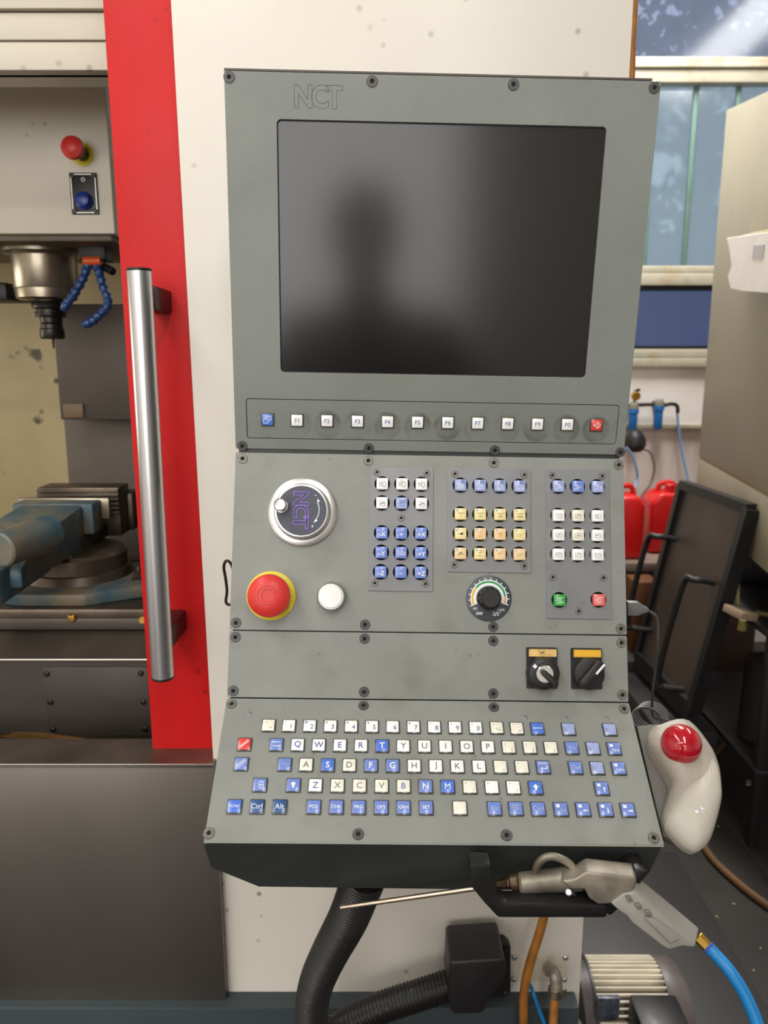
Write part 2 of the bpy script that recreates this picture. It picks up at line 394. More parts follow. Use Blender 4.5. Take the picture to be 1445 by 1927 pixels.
# window
win = thing('window_1', None, None, (wx0, YW, zs)); win['kind'] = 'structure'
def rail(py0, py1, proud, d=.07, name='window_rail'):
    z1, z0 = at(1300, py0, YW).z, at(1300, py1, YW).z
    G().box(((wx0 + wx1) / 2, YW + .03 - proud, (z0 + z1) / 2), (wx1 - wx0, d, z1 - z0), bev=.004).out(name, framem, win)
rail(657, 673, .02); rail(674, 691, .035, name='window_sill')
rail(501, 514, .02); rail(515, 538, .03); rail(109, 121, .015); rail(122, 131, .03); rail(132, 157, .012)
G().box((wx0 + .02, YW + .03, (zs + zt) / 2), (.05, .06, zt - zs), bev=.003).out('window_frame', framem, win)
G().box(((wx0 + wx1) / 2, YW + .02, at(1300, 542, YW).z), (wx1 - wx0, .05, .02)).box(((wx0 + wx1) / 2, YW + .02, at(1300, 655, YW).z + .003), (wx1 - wx0, .05, .014)).out('window_gasket', black2, win)
g_top = glass_mat('dusty_clear_glass', (188, 194, 208), 0, .4, .05)
g_mid = glass_mat('frosted_wired_glass', (198, 208, 214), .22, .55, .05)
g_low = glass_mat('blue_dusk_glass', (156, 166, 194), .12, .35, .12)
def pane(py0, py1, m, x0=wx0 + .045, x1=wx1, y=.045, name='window_pane'):
    z1 = at(1300, py0, YW).z if py0 is not None else zt; z0 = at(1300, py1, YW).z
    G().box(((x0 + x1) / 2, YW + y, (z0 + z1) / 2), (x1 - x0, .008, z1 - z0)).out(name, m, win)
pane(None, 108, g_top); pane(540, 657, g_low)
# the middle light is divided by greenish glazing strips
strip = mat('greenish_glazing_strip', (94, 124, 114), .5, var=.1)
xs = [wx0 + .045, at(1226, 330, YW).x, at(1304, 330, YW).x, at(1383, 330, YW).x]
while xs[-1] < wx1 - .3: xs.append(xs[-1] + xs[2] - xs[1])
xs.append(wx1)
for a, b in zip(xs, xs[1:]): pane(157, 502, g_mid, a + .008, b - .008)
for a in xs[1:-1]: G().box((a, YW + .04, (at(1300, 157, YW).z + at(1300, 502, YW).z) / 2), (.022, .022, at(1300, 157, YW).z - at(1300, 502, YW).z), bev=.003).out('glazing_strip', strip, win)
# outside: sloping roofed outbuilding and a tree
o = G().prism([(0.4, 6.2, 0), (5.5, 6.2, 0), (5.5, 6.2, 3.3), (0.4, 6.2, 1.95)], (0, .6, 0)).out('outbuilding', outgrey)
setp(o, 'grey outbuilding wall with a sloping top, blurred behind the frosted window', 'building')
tree = thing('tree', 'dark leafy tree seen through the clear top window pane', 'tree', (3.2, 8.2, 0))
G().tube(smooth([(3.2, 8.2, 0), (3.25, 8.2, 2), (3.1, 8.25, 4.5)]), .13, 10).out('trunk', tand, tree)
b = bmesh.new(); rr = random.Random(3)
for i in range(7000):
    x = rr.uniform(1.2, 5.6); z = rr.uniform(2.4, 6.4); y = 8.2 + rr.uniform(-.7, .7)
    if rr.random() < .62 * (math.sin(x * 5.1 + 1) * math.sin(z * 4.3) > .3): continue
    if (x - 2.55) ** 2 / .16 + (z - 3.42) ** 2 / .05 < 1: continue
    c = Vector((x, y, z)); M = Matrix.Rotation(rr.uniform(0, 6.3), 3, 'Y') @ Matrix.Rotation(rr.uniform(-.8, .8), 3, 'X'); s = rr.uniform(.05, .11)
    v = [b.verts.new(c + M @ Vector(q)) for q in ((-s, 0, 0), (0, .01, s * .5), (s, 0, 0), (0, .01, -s * .5))]; b.faces.new(v)
me = bpy.data.meshes.new('foliage'); b.to_mesh(me); b.free()
fo = link_mesh('foliage', me, leafm, tree, Matrix.Translation((-3.2, -8.2, 0))); fo['kind'] = 'stuff'

# ---------------------------------------------------------------- control panel (pendant)
PB = thing('control_panel', 'grey machine control panel with screen, keypads, handwheel and keyboard', 'control panel', (.05, .75, CZ))
PB.rotation_euler = (0, .0182, .0121)
PM = Matrix.Translation((.05, .75, CZ)) @ Matrix.Rotation(.0121, 4, 'Z') @ Matrix.Rotation(.0182, 4, 'Y'); PMI = PM.inverted()
NOD = [Vector((0, .0181, .2526)), Vector((0, .0403, -.0976)), Vector((0, -.0141, -.2711)), Vector((0, -.0349, -.3339)), Vector((0, -.1507, -.4129))]
class Panel:
    def __init__(s, a, b):
        s.c = (a + b) / 2; s.ev = (a - b).normalized(); s.ex = Vector((1, 0, 0)); s.n = s.ex.cross(s.ev); s.L = (a - b).length
        s.M = Matrix((s.ex, s.ev, s.n)).transposed().to_4x4(); s.M.translation = s.c
    def uv(s, px, py, h=0.):
        o = PMI @ Vector((0, 0, CZ)); d = PMI.to_3x3() @ ray(px, py)
        c = s.c + s.n * h; t = (c - o).dot(s.n) / d.dot(s.n); p = o + d * t - c
        return p.dot(s.ex), p.dot(s.ev)
    def at(s, px, py, h=0.):
        u, v = s.uv(px, py, h); return s.M @ Matrix.Translation((u, v, h))
PD, PK, PS, PKB = [Panel(NOD[i], NOD[i + 1]) for i in range(4)]
T = Matrix.Translation
def loop(P, pts, h=0.): return [P.uv(x, y, h) for x, y in pts]
def rloop(P, pts, r, h=0.):
    q = loop(P, pts, h); x0 = min(a for a, b in q); x1 = max(a for a, b in q); y0 = min(b for a, b in q); y1 = max(b for a, b in q)
    xs = sorted(a for a, b in q); ys = sorted(b for a, b in q)
    return rrect((xs[0] + xs[1]) / 2, (ys[0] + ys[1]) / 2, (xs[2] + xs[3]) / 2, (ys[2] + ys[3]) / 2, r)
def part(name, me, m, parent=PB, M=None): return link_mesh(name, me, m, parent, M)

# display plate
scr = rloop(PD, [(519.4, 224.5), (1140.6, 238.5), (529.3, 700.8), (1103, 710.4)], .004)
fk = rloop(PD, [(462.9, 750), (1165.5, 762.3), (464.3, 825), (1159.8, 836.5)], .003)
H = PD.L / 2
dp = part('display_plate', flat_mesh('display_plate', [rrect(-.2, -H + .003, .2, H, .001, 1), scr, fk], -.004, 0, .0004), plate_d, M=PD.M)
dx0, dx1 = min(p[0] for p in fk), max(p[0] for p in fk); dy0, dy1 = min(p[1] for p in fk), max(p[1] for p in fk)
# function key strip with grubby rings worn round each key
strip_m = mat('function_strip_paint', (125, 131, 125), .42, var=.05, vscale=9, bump=.35, bscale=900)
nt = strip_m.node_tree; N = nt.nodes; L = nt.links; bs = N['Principled BSDF']; src = bs.inputs['Base Color'].links[0].from_socket
u1, v1 = PD.uv(503.6, 789.5); u12, v12 = PD.uv(1121.8, 799.5); pit = (u12 - u1) / 11
tc = N.new('ShaderNodeTexCoord'); sp = N.new('ShaderNodeSeparateXYZ'); L.new(tc.outputs['Object'], sp.inputs[0])
def mth(op, a, b_=None):
    n = N.new('ShaderNodeMath'); n.operation = op
    for i, q in enumerate((a, b_)):
        if q is None: continue
        if hasattr(q, 'node'): L.new(q, n.inputs[i])
        else: n.inputs[i].default_value = q
    return n.outputs[0]
ux = mth('SUBTRACT', mth('MODULO', mth('ADD', mth('SUBTRACT', sp.outputs[0], u1), pit * 20.5), pit), pit / 2)
vy = mth('SUBTRACT', sp.outputs[1], (v1 + v12) / 2 - .0045)
dist = mth('SQRT', mth('ADD', mth('MULTIPLY', ux, ux), mth('MULTIPLY', vy, vy)))
r1 = N.new('ShaderNodeMapRange'); r1.inputs[1].default_value = .0155; r1.inputs[2].default_value = .0125; L.new(dist, r1.inputs[0])
r2 = N.new('ShaderNodeMapRange'); r2.inputs[1].default_value = .006; r2.inputs[2].default_value = .0125; r2.inputs[3].default_value = .35; L.new(dist, r2.inputs[0])
nz = N.new('ShaderNodeTexNoise'); nz.inputs['Scale'].default_value = 24; L.new(tc.outputs['Object'], nz.inputs[0])
r3 = N.new('ShaderNodeMapRange'); r3.inputs[1].default_value = .42; r3.inputs[2].default_value = .62; r3.inputs[4].default_value = .6; L.new(nz.outputs[0], r3.inputs[0])
mx = N.new('ShaderNodeMix'); mx.data_type = 'RGBA'; L.new(mth('MULTIPLY', mth('MULTIPLY', r1.outputs[0], r2.outputs[0]), r3.outputs[0]), mx.inputs[0]); L.new(src, mx.inputs[6]); mx.inputs[7].default_value = lin((72, 68, 56)); L.new(mx.outputs[2], bs.inputs['Base Color'])
part('function_key_plate', flat_mesh('function_key_plate', [rrect(dx0 + .0006, dy0 + .0006, dx1 - .0006, dy1 - .0006, .0025)], -.003, -.0002, .0003), strip_m, M=PD.M)
part('screen', flat_mesh('screen', [rrect(min(p[0] for p in scr) - .002, min(p[1] for p in scr) - .002, max(p[0] for p in scr) + .002, max(p[1] for p in scr) + .002, .003)], -.0039, -.0032), screen_m, M=PD.M)
part('screen_surround', flat_mesh('screen_surround', [rrect(min(p[0] for p in scr) - .003, min(p[1] for p in scr) - .003, max(p[0] for p in scr) + .003, max(p[1] for p in scr) + .003, .003), [(x, y) for x, y in rrect(min(p[0] for p in scr) + .0008, min(p[1] for p in scr) + .0008, max(p[0] for p in scr) - .0008, max(p[1] for p in scr) - .0008, .003)]], -.0032, -.0024), black2, M=PD.M)
# engraved logo on the display plate
emb = mat('engraved_edge', (74, 79, 76), .45)
part('logo', text_mesh('NCT', .0285, .0000, bold=.0011, outline=.00024, spacing=.84, fit=(.0445, .0202)), emb, dp, T((*PD.uv(599, 182), 0)))
# machine control plate with three keypad openings
KP = {'a': ([(696.1, 878.2), (815.9, 880.7), (813.1, 1112.9), (692.3, 1111.8)]),
      'b': ([(842.5, 880.6), (998.2, 883), (998.2, 1078.6), (841, 1075.8)]),
      'c': ([(1025.8, 883.1), (1147, 885.7), (1149.1, 1165.4), (1027.6, 1163.5)])}
def rect_of(P, pts):
    q = loop(P, pts); xs = sorted(a for a, b in q); ys = sorted(b for a, b in q)
    return (xs[0] + xs[1]) / 2, (ys[0] + ys[1]) / 2, (xs[2] + xs[3]) / 2, (ys[2] + ys[3]) / 2
HK = PK.L / 2
holes = []
for k in 'abc':
    x0, y0, x1, y1 = rect_of(PK, KP[k]); holes.append(rrect(x0 + .004, y0 + .004, x1 - .004, y1 - .004, .001, 1))
part('control_plate', flat_mesh('control_plate', [rrect(-.2, -HK + .0006, .2, HK - .0012, .001, 1)] + holes, -.003, 0, .0004), plate_k, M=PK.M)
part('switch_plate', flat_mesh('switch_plate', [rrect(-.2, -PS.L / 2 + .0005, .2, PS.L / 2 - .0006, .001, 1)], -.003, 0, .0004), plate_k, M=PS.M)
part('keyboard_plate', flat_mesh('keyboard_plate', [rrect(-.2, -PKB.L / 2, .2, PKB.L / 2 - .0005, .001, 1)], -.003, 0, .0004), plate_k, M=PKB.M)
# screws
def screw_mesh(r):
    g = G(); g.lathe([(r, -.001), (r, .0003), (r * .93, .0009), (r * .40, .0009), (r * .38, .0003)], seg=24)
    g.lathe([(r * .40, .0004), (0, .0002)], seg=24)
    me = g.mesh('screw')
    for p in me.polygons:
        if all((me.vertices[v].co.xy.length < r * .401) and me.vertices[v].co.z < .00045 for v in p.vertices): p.material_index = 1  # shallow socket; the shade of its depth is put in as near-black colour
    return me
SCL, SCS = screw_mesh(.0052), screw_mesh(.0037)
rim_m = G().lathe([(.0057, 0), (.0057, .00015), (.0051, .00015), (.0051, 0)], seg=24).mesh('screw_recess')
def screw(P, px, py, big=True, m=screwm, h=0.):
    me = (SCL if big else SCS)
    key_ = (me.name, m.name)
    if key_ not in TXT:
        c = me.copy(); c.materials.append(m); c.materials.append(voidm); TXT[key_] = c
    return part('screw', TXT[key_], None, M=P.at(px, py) @ T((0, 0, h)) @ Matrix.Rotation(random.uniform(0, 1), 4, 'Z'))
for x, y in ((431, 145), (700, 153), (966, 159), (1231, 165), (456, 839), (694, 843.5), (931, 847.5), (1167, 851)): screw(PD, x, y)
for x, y in ((456.5, 863), (693, 867), (929, 871), (1164, 875)): screw(PK, x, y, m=screwl)
for x, y in ((444, 1172), (687, 1175.5), (928, 1179.5), (1168, 1183)): screw(PK, x, y, m=screwl if x > 1000 else screwm)
for x, y in ((443, 1199), (686, 1202), (928, 1206), (1169, 1209.5), (439, 1300), (685, 1302), (928, 1305), (1171, 1307.5)): screw(PS, x, y, m=screwl if x > 1000 else screwm)
for x, y in ((436, 1325), (684, 1328), (929, 1331), (1174, 1334.5), (393, 1568), (674, 1570), (953, 1572), (1230, 1577)): screw(PKB, x, y, m=screwl if x > 1000 or x < 440 else screwm)
plug = G().lathe([(.0023, -.001), (.0023, .0002), (.002, .0004), (0, .0004)], seg=18).mesh('blank_plug')
plug.materials.append(plate_s)
for x, y in ((469, 1343), (988.5, 1350), (1065.5, 1351.5), (1142, 1351.5)): part('blank_plug', plug, None, M=PKB.at(x, y))

# housing behind the plates
hp = [n + Vector((0, .0046, 0)) for n in NOD]
prof = [hp[0] + Vector((0, 0, -.001)), hp[1], hp[2], hp[3], hp[4] + Vector((0, .004, .001)), Vector((0, -.105, -.455)), Vector((0, .06, -.455)), Vector((0, .12, -.35)), Vector((0, .14, .245))]
G().prism([p + Vector((-.1975, 0, 0)) for p in prof], (.395, 0, 0)).out('housing', body_d, PB, M=Matrix())
a4 = NOD[4] + Vector((0, .0012, -.001)); skb = Vector((0, -.12, -.479))
SK = Panel(a4, skb); SK.ev = (a4 - skb).normalized(); 
sko = loop(SK, [(382, 1589), (398, 1633), (487, 1669), (1190, 1678), (1222, 1642), (1246, 1593)])
part('lower_skirt', flat_mesh('lower_skirt', [sko], -.006, 0, .0006), body_d, M=SK.M)
G().box((0, -.1475, -.4142), (.4, .006, .0016), bev=.0004).out('skirt_seam', edge_l, PB, M=Matrix())
# thin top sheet reaching back over the housing
G().prism([(-.2075, .06, .2585), (-.2, .019, .2535), (.192, .019, .2535), (.194, .06, .2565)], (0, 0, .0016)).prism([(-.2075, .06, .2585), (.194, .06, .2565), (.194, .145, .2575), (-.2075, .145, .2595)], (0, 0, .0016)).out('top_sheet', mat('brown_grey_sheet', (84, 74, 70), .45), PB, M=Matrix())

# ---- keys
FR = G().box((0, 0, .0005), (.0136, .0136, .0024), bev=.0007).mesh('key'); FR.materials.append(keyframe)
CAP = {}
def cap_mesh(m):
    if m.name not in CAP:
        me = G().box((0, 0, .0014), (.0116, .0116, .0018), bev=.0006).mesh('key_cap'); me.materials.append(m); CAP[m.name] = me
    return CAP[m.name]
LT = {}
def leg(me, m):
    k = (me.name, m.name)
    if k not in LT: c = me.copy(); c.materials.clear(); c.materials.append(m); LT[k] = c
    return LT[k]
Z0 = .0024
def key(P, px, py, m, legends=(), s=1.):
    k = part('key', FR, None, M=P.at(px, py, .0) @ Matrix.Diagonal((s, s, 1, 1)))
    part('key_cap', cap_mesh(m), None, k)
    for me, im in legends: part('legend', leg(me, im), None, k)
    return k
def tx(t, size, z=Z0, **kw): return text_mesh(t, size, z, **kw)
def st(lines, w=.0007, off=(0, 0), sc=.001, z=Z0): return strokes_mesh(lines, w, z, sc=sc, off=off)
def pl(polys, off=(0, 0), sc=.001, z=Z0): return polys_mesh(polys, z, sc=sc, off=off)
UP = [[(-1.1, -2.6), (1.1, -2.6), (1.1, .2), (2.9, .2), (0, 3), (-2.9, .2), (-1.1, .2)]]
def arrow(dx, dy, L_=3.2, w=1.1, h=1.9, hw=1.7):
    d = Vector((dx, dy)); n = Vector((-dy, dx)); 
    P_ = [-d * L_ + n * w / 2, d * (L_ - h) + n * w / 2, d * (L_ - h) + n * hw, d * L_, d * (L_ - h) - n * hw, d * (L_ - h) - n * w / 2, -d * L_ - n * w / 2]
    return [[(p.x, p.y) for p in P_]]
# function key row
def fkey(px, py, m, lg): return key(PD, px, py, m, lg, .97)
fkey(503.6, 789.3, k_blue2, [(st([[(-4, -3.5), (.5, -3.5), (.5, .3), (-4, .3), (-4, -3.5)], [(-2.4, .3), (-2.4, 1.9), (2.3, 1.9), (2.3, -1.8), (.6, -1.8)], [(-.8, 2), (-.8, 3.6), (4, 3.6), (4, -.1), (2.4, -.1)]], .0005), inkw)])
for i, x in enumerate((559, 615.4, 672.7, 729.2, 785.4, 842.3, 898.5, 954.9, 1010.8, 1067)):
    fkey(x, 790.7 + (x - 559) * .0155, k_white, [(tx('F%d' % ((i + 1) % 10), .0062), inkb)])
fkey(1121.8, 799.5, k_red, [(st([[(-4, 0), (-1.6, 0)], [(-2.6, 1.6), (-1, 0), (-2.6, -1.6)], [(-.6, 3), (1.4, 3), (3.8, 0), (1.4, -3), (-.6, -3), (1.6, 0), (-.6, 3)]], .0006), inkw)])
# keyboard
r1x = [(505.4, 1366.2)] + [(543.8 + 39 * i, 1366.8 + .42 * i) for i in range(10)]
top = '~!@#$%^&*()'
for i, (x, y) in enumerate(r1x):
    if i == 0: key(PKB, x, y, k_ivory, [(st([[(-2.8, 3), (-1.4, 3)], [(1.6, -3), (3.2, -2.2)]], .0004), inkg)]); continue
    key(PKB, x, y, k_white, [(tx(str(i % 10), .0068, off=(.0022, -.0012)), inkb), (tx(top[i], .0034, off=(-.0036, .0034)), inkb if i < 3 else inkg)])
key(PKB, 934.4, 1371, k_ivory, [(st([[(-4, 3), (-2, 2.6)], [(-1, -1.5), (3.5, -3)]], .0004), inkg)])
key(PKB, 972, 1372, k_ivory, [(tx('+', .0034, off=(-.003, .0034)), inkg), (tx('=', .0034, off=(.0025, -.003)), inkg)])
key(PKB, 1010.8, 1372.4, k_blue2, [(pl(arrow(-1, 0, 4.4, .7, 1.5, 1.1)), inkw)])
key(PKB, 1069.2, 1373.3, k_lblue, [(tx('PrtSc', .0026, off=(0, .0028)), inkf), (tx('SysRq', .0026, off=(0, -.0028)), inkf)])
key(PKB, 1146.8, 1374.2, k_lblue, [(tx('Pause', .0026, off=(0, .0026)), inkf), (tx('Break', .0026, off=(0, -.0026)), inkf)])
key(PKB, 460.2, 1401.7, k_red, [(st([[(-4, -3), (3, 4)], [(-3, -4), (4, 3)]], .0006), inkw)])
key(PKB, 454.2, 1438.9, k_blue, [(st([[(-4.4, -2.4), (2.4, 4.2)], [(-3.6, -3.4), (3.6, 3.6)], [(-2.2, -4.2), (4.4, 2.4)]], .0005), inkw)])
key(PKB, 520, 1402.6, k_blue, [(pl(arrow(-1, 0, 3.8, .6, 1.8, 1.1), (0, .0022)), inkw), (pl(arrow(1, 0, 3.8, .6, 1.8, 1.1), (0, -.0018)), inkw), (st([[(-4, 3.2), (-4, 1.2)], [(4, -.8), (4, -2.8)]], .0005), inkw)])
for i, c in enumerate('QWERTYUIOP'):
    b_ = c == 'T'
    key(PKB, 560.2 + 39.7 * i, 1403 + .44 * i, k_blue2 if b_ else k_white, [(tx(c, .0082, bold=.00015 if b_ else .00005), inkw if b_ else (inkb if i < 4 else inkg))])
for x, y, a, b_ in ((956.7, 1407.4, '{', '['), (996.2, 1407.9, '}', ']'), (1035.8, 1408.4, '|', '\\')):
    key(PKB, x, y, k_ivory, [(tx(a, .0032, off=(-.0032, .0026)), inkg), (tx(b_, .0036, off=(.0028, -.0028)), inkg)])
key(PKB, 1075.3, 1408.8, k_blue, [(tx('Ins', .0058), inkf)])
key(PKB, 1115.3, 1409.5, k_lblue, [(tx('Home', .0034), inkf)])
DOT = [[(-4, 1.2), (-1, 1.2), (-1, 4), (-4, 4)]]
key(PKB, 1154.8, 1410, k_blue, [(pl(DOT), inkw), (tx('PgUp', .0034, off=(.001, -.0022)), inkw)])
key(PKB, 535.6, 1439.8, k_blue, [(tx('CapsLk', .003), inkf)])
for i, c in enumerate('ASDFGHJKL'):
    b_ = c in 'SFG'
    key(PKB, 576.1 + 40.6 * i, 1440.4 + .45 * i, (k_blue2 if c == 'S' else k_blue) if b_ else (k_white if i > 4 else k_ivory), [(tx(c, .0082, bold=.00015 if b_ else .00005), inkw if b_ else inkg)])
key(PKB, 941.2, 1444.4, k_ivory, [(tx(':', .0036, off=(-.003, .0026)), inkg), (tx(';', .0036, off=(.0025, -.003)), inkg)])
key(PKB, 981.4, 1444.8, k_ivory, [(tx('"', .0036, off=(-.0032, .0034)), inkg), (tx("'", .0036, off=(.0028, -.002)), inkg)])
key(PKB, 1021.6, 1444.8, k_blue, [(tx('Enter', .0036, off=(0, .0036)), inkw), (pl(arrow(-1, 0, 3, .8, 1.5, 1.3), (0, -.0018)), inkw), (st([[(3.4, -1.8), (3.4, .8)]], .0008), inkw)])
key(PKB, 1082.4, 1446, k_blue, [(tx('Del', .0062), inkf)])
key(PKB, 1123, 1446.5, k_lblue, [(tx('End', .0038), inkf)])
key(PKB, 1163.5, 1447, k_blue, [(pl(DOT), inkw), (tx('PgDn', .0034, off=(.001, -.0022)), inkw)])
flag = [[(-.6, -3.4), (3.2, -3.4), (3.2, 2.8), (-.6, 2.8), (-.6, -3.4)], [(1.3, -3.4), (1.3, 2.8)], [(-.6, -.3), (3.2, -.3)]]
key(PKB, 489.1, 1478.2, k_blue, [(st(flag, .0005), inkw)])
key(PKB, 552.1, 1478.6, k_blue, [(pl(UP), inkw)])
for i, c in enumerate('ZXCVBNM'):
    b_ = c in 'NM'
    key(PKB, 593.6 + 41.4 * i, 1479.2 + .38 * i, (k_blue2 if c == 'M' else k_blue) if b_ else (k_white if c == 'Z' else k_ivory), [(tx(c, .0082, bold=.0001 if c == 'N' else 0), inkw if b_ else (inkb if c in 'ZB' else inkg))])
for x, y, a, b_ in ((883.4, 1482, '<', ','), (925, 1482.5, '>', '.'), (965.6, 1483.2, '?', '/')):
    key(PKB, x, y, k_ivory if a == '<' else k_white, [(tx(a, .0032, off=(-.0034, .0032)), inkg), (tx(b_, .0034, off=(.003, -.003)), inkg)])
key(PKB, 1007.3, 1483.7, k_blue2, [(pl(UP), inkw)])
key(PKB, 1131.5, 1484.8, k_blue, [(pl(DOT), inkw), (pl(arrow(0, 1, 2.4, .9, 1.6, 1.4), (.002, -.0015)), inkw)])
row5 = [(441.4, 1518.7, 'PC/NC', .0036, k_blue2), (483.7, 1518.9, 'Ctrl', .0064, k_dblue), (526.3, 1519.1, 'Alt', .0066, k_dblue), (590.3, 1519.5, 'POS', .0044, k_blue),
        (632.9, 1519.7, 'CHK', .0044, k_blue), (674.7, 1520.3, 'PRG', .0044, k_blue), (717, 1520.5, 'OFS', .0044, k_blue), (759, 1520.8, 'GRH', .0044, k_blue), (801.5, 1520.9, 'SET', .0044, k_blue),
        (864.8, 1521.8, '', 0, k_ivory), (929.9, 1522.7, 'Alt', .0062, k_blue), (1012, 1523.4, 'Ctrl', .0062, k_blue)]
for x, y, t, sz, m in row5:
    key(PKB, x, y, m, [(tx(t, sz, bold=.00004 if sz == .0044 else 0), inkf if x > 900 else inkw)] if t else [])
key(PKB, 970, 1523, k_blue, [(st([[(-2.8, -3), (-2.8, 3.2), (3, 3.2), (3, 2), (-2.8, 2)], [(-2.8, .6), (2.2, .6), (2.2, -1), (-2.8, -1)]], .0005), inkf)])
key(PKB, 1054.8, 1524.1, k_blue, [(pl(DOT), inkw), (tx('Fn', .005, off=(.0016, -.0015)), inkf)])
for x, y, d in ((1096.5, 1524.4, (-1, 0)), (1138.8, 1524.8, (0, -1)), (1180.7, 1525.3, (1, 0))):
    key(PKB, x, y, k_blue, [(pl(DOT), inkw), (pl(arrow(*d, 2.4, .9, 1.6, 1.4), (.0018, -.0014)), inkw)])

# ---- keypads: plates with round holes, square push keys inside
PC = {}
def pcap(m):
    if m.name not in PC:
        me = G().box((0, 0, -.001), (.0118, .0118, .013), bev=.0009).mesh('push_key'); me.materials.append(m); PC[m.name] = me
    return PC[m.name]
ZK = .0055
BELL = [[(-3.6, -2.6), (1.6, -2.6), (1.6, -3.4), (2.4, -3.4), (3.4, -1.4), (3.4, .4), (2.4, 2.2), (1.6, 2.2), (1.6, 1.4), (-3.6, 1.4)]]
def pkey(k, m, legends, dz=0.):
    o = part('push_key', pcap(m), None, M=k @ T((0, -.0003, 0)))
    for me, im in legends: part('legend', leg(me, im), None, o)
def s2(lines, w=.0005): return st(lines, w, z=ZK)
def t2(t, sz, **kw): return tx(t, sz, ZK, **kw)
def corner(): return pl([[(-4.6, 1.6), (-1.4, 4.6), (-4.6, 4.6)]], z=ZK)
def keypad(P, pts, cells, screws):
    x0, y0, x1, y1 = rect_of(P, pts)
    hl = [circ(*P.uv(px, py), .0079) for px, py, m, lg in cells]
    part('keypad_plate', flat_mesh('keypad_plate', [rrect(x0, y0, x1, y1, .0008, 1)] + hl, 0, .0013, .0002), plate_s, M=P.M)
    part('keypad_backing', flat_mesh('keypad_backing', [rrect(x0 + .005, y0 + .005, x1 - .005, y1 - .005, .001, 1)], -.0039, -.0033), voidm, M=P.M)
    for px, py, m, lg in cells: pkey(P.at(px, py), m, lg)
    for px, py in screws: screw(P, px, py, False, screwl, .0013)
ca = []
for (x, y), t in zip(((719.2, 910.8), (756.1, 911.2), (792.6, 911.6)), ('M3', 'M5', 'M4')):
    ca.append((x, y, k_white, [(s2(BELL, .0003), inkd), (t2(t, .0034, off=(-.0012, -.0006)), inkd)] + ([(s2([arc(0, 3.2, 1, 0, 360)], .0003), inkd)] if t == 'M5' else [(s2([[(0, 2.2), (0, 4)]], .0003), inkd)])))
for (x, y), t in zip(((718.6, 946.6), (755.5, 947.2), (792.4, 947.8)), '-0+'):
    ca.append((x, y, k_white if t != '0' else k_lblue, [(s2([[(-3, 1.2), (1.6, 1.2)], [(-3, -3), (1.6, -3)], [(2.4, 1.8), (3, -1), (2.4, -3.6)]], .0003), inkd), (s2([[(-2.4, -1.6), (0, -.6), (2, -.2)]], .0007), inkd), (t2(t if t != '0' else '%', .003, off=(0, .0036)), inkd)] if t != '0' else [(s2([[(-2.4, 2.2), (2.4, 2.2)], [(-2.4, 0), (2.4, .6)], [(-2.4, -2.6), (2.4, -2.6)]], .0006), inkb)]))
for r, y in ((0, 1002.9), (1, 1039.5), (2, 1076.1)):
    for c, x in enumerate((718.2 - r, 754.8 - r * .5, 791.6 - r * .3)):
        t = (('-X', '+', '+X'), ('-Y', '~', '+Y'), ('-Z', '-', '+Z'))[r][c]
        if t == '~': lg = [(s2([[(-4, .6), (-3.2, 1.8), (-2.4, 1.6), (-2.2, -2.6), (-.4, -2.6), (-.2, 1), (.8, 1.6), (1.6, 1), (1.8, -2.6), (3.6, -2.6), (4, .4)]], .0006), inkw)]
        else: lg = [(t2(t, .0064 if len(t) == 2 else .006, off=(.0008 if len(t) == 2 else 0, -.0012), bold=.0001), inkw)]
        ca.append((x, y + c * .4, k_blue, lg))
keypad(PK, KP['a'], ca, ((709.1, 889.1), (802.9, 890.8), (755, 974.9), (705.2, 1097.2), (800.5, 1098.7)))
cb = []; cols = (865.8, 902.6, 939.6, 976.4)
for c, x in enumerate(cols):
    y = 913.4 + c * .7
    g_ = [[(-3, -3.4), (2.6, -3.4), (2.6, 1), (-3, 1), (-3, -3.4)]]
    g_ += [[[(-2, .4), (-2, -2.4)], [(-.8, .4), (-.8, -2.4)], [(.4, .4), (.4, -2.4)], [(1.6, .4), (1.6, -2.4)]], [[(-2, 0), (1.8, 0)], [(-2, -1.6), (1.8, -1.6)]], [arc(-.2, -1.2, 1.4, 0, 330)], [arc(0, -1.2, .9, 0, 360)]][c]
    cb.append((x, y, k_lblue, [(s2(g_, .0004), inkw), (s2([[(0, 2.4), (3, 2.4), (3, 4.4), (0, 4.4), (0, 2.4)]], .0005), inkb)]))
    y = 967.4 + c * .5
    t = ('1', '10', '100', '1000')[c]
    cb.append((x, y, k_yel, [(s2([[(-3, .8), (3.4, .8)]], .00035), inkd), (t2(t, .0034, off=(0, -.0022)), inkd), (corner(), inkf)]))
def yl(lines, ink, w=.0004): return [(s2(lines, w), ink), (corner(), inkf)]
r3_ = [yl([[(-2.6, -.6), (1, -.4)]], inkd) + [(pl([[(-.4, -1.4), (2.4, -1), (2.4, .8), (-.4, .4)]], z=ZK), inkd)], yl([[(-.6, 3.2), (1.8, 3.6)], [(-2.6, 1.6), (2.2, 1.6)], [(-1, 0), (1, 0)], [(-2.6, -1.6), (2.2, -1.6)], [(-2.6, -3), (2.2, -3)]], inko),
       yl([[(-2.4, .8), (0, .8)], [(-1, .4), (-1, -3)], [(1.6, 1.6), (1.6, -3)]], inko, .0008), yl([[(-3.6, .2), (-.6, .2)], [(-3.6, -1.8), (0, -1.8), (2, .8)]], inkgreen)]
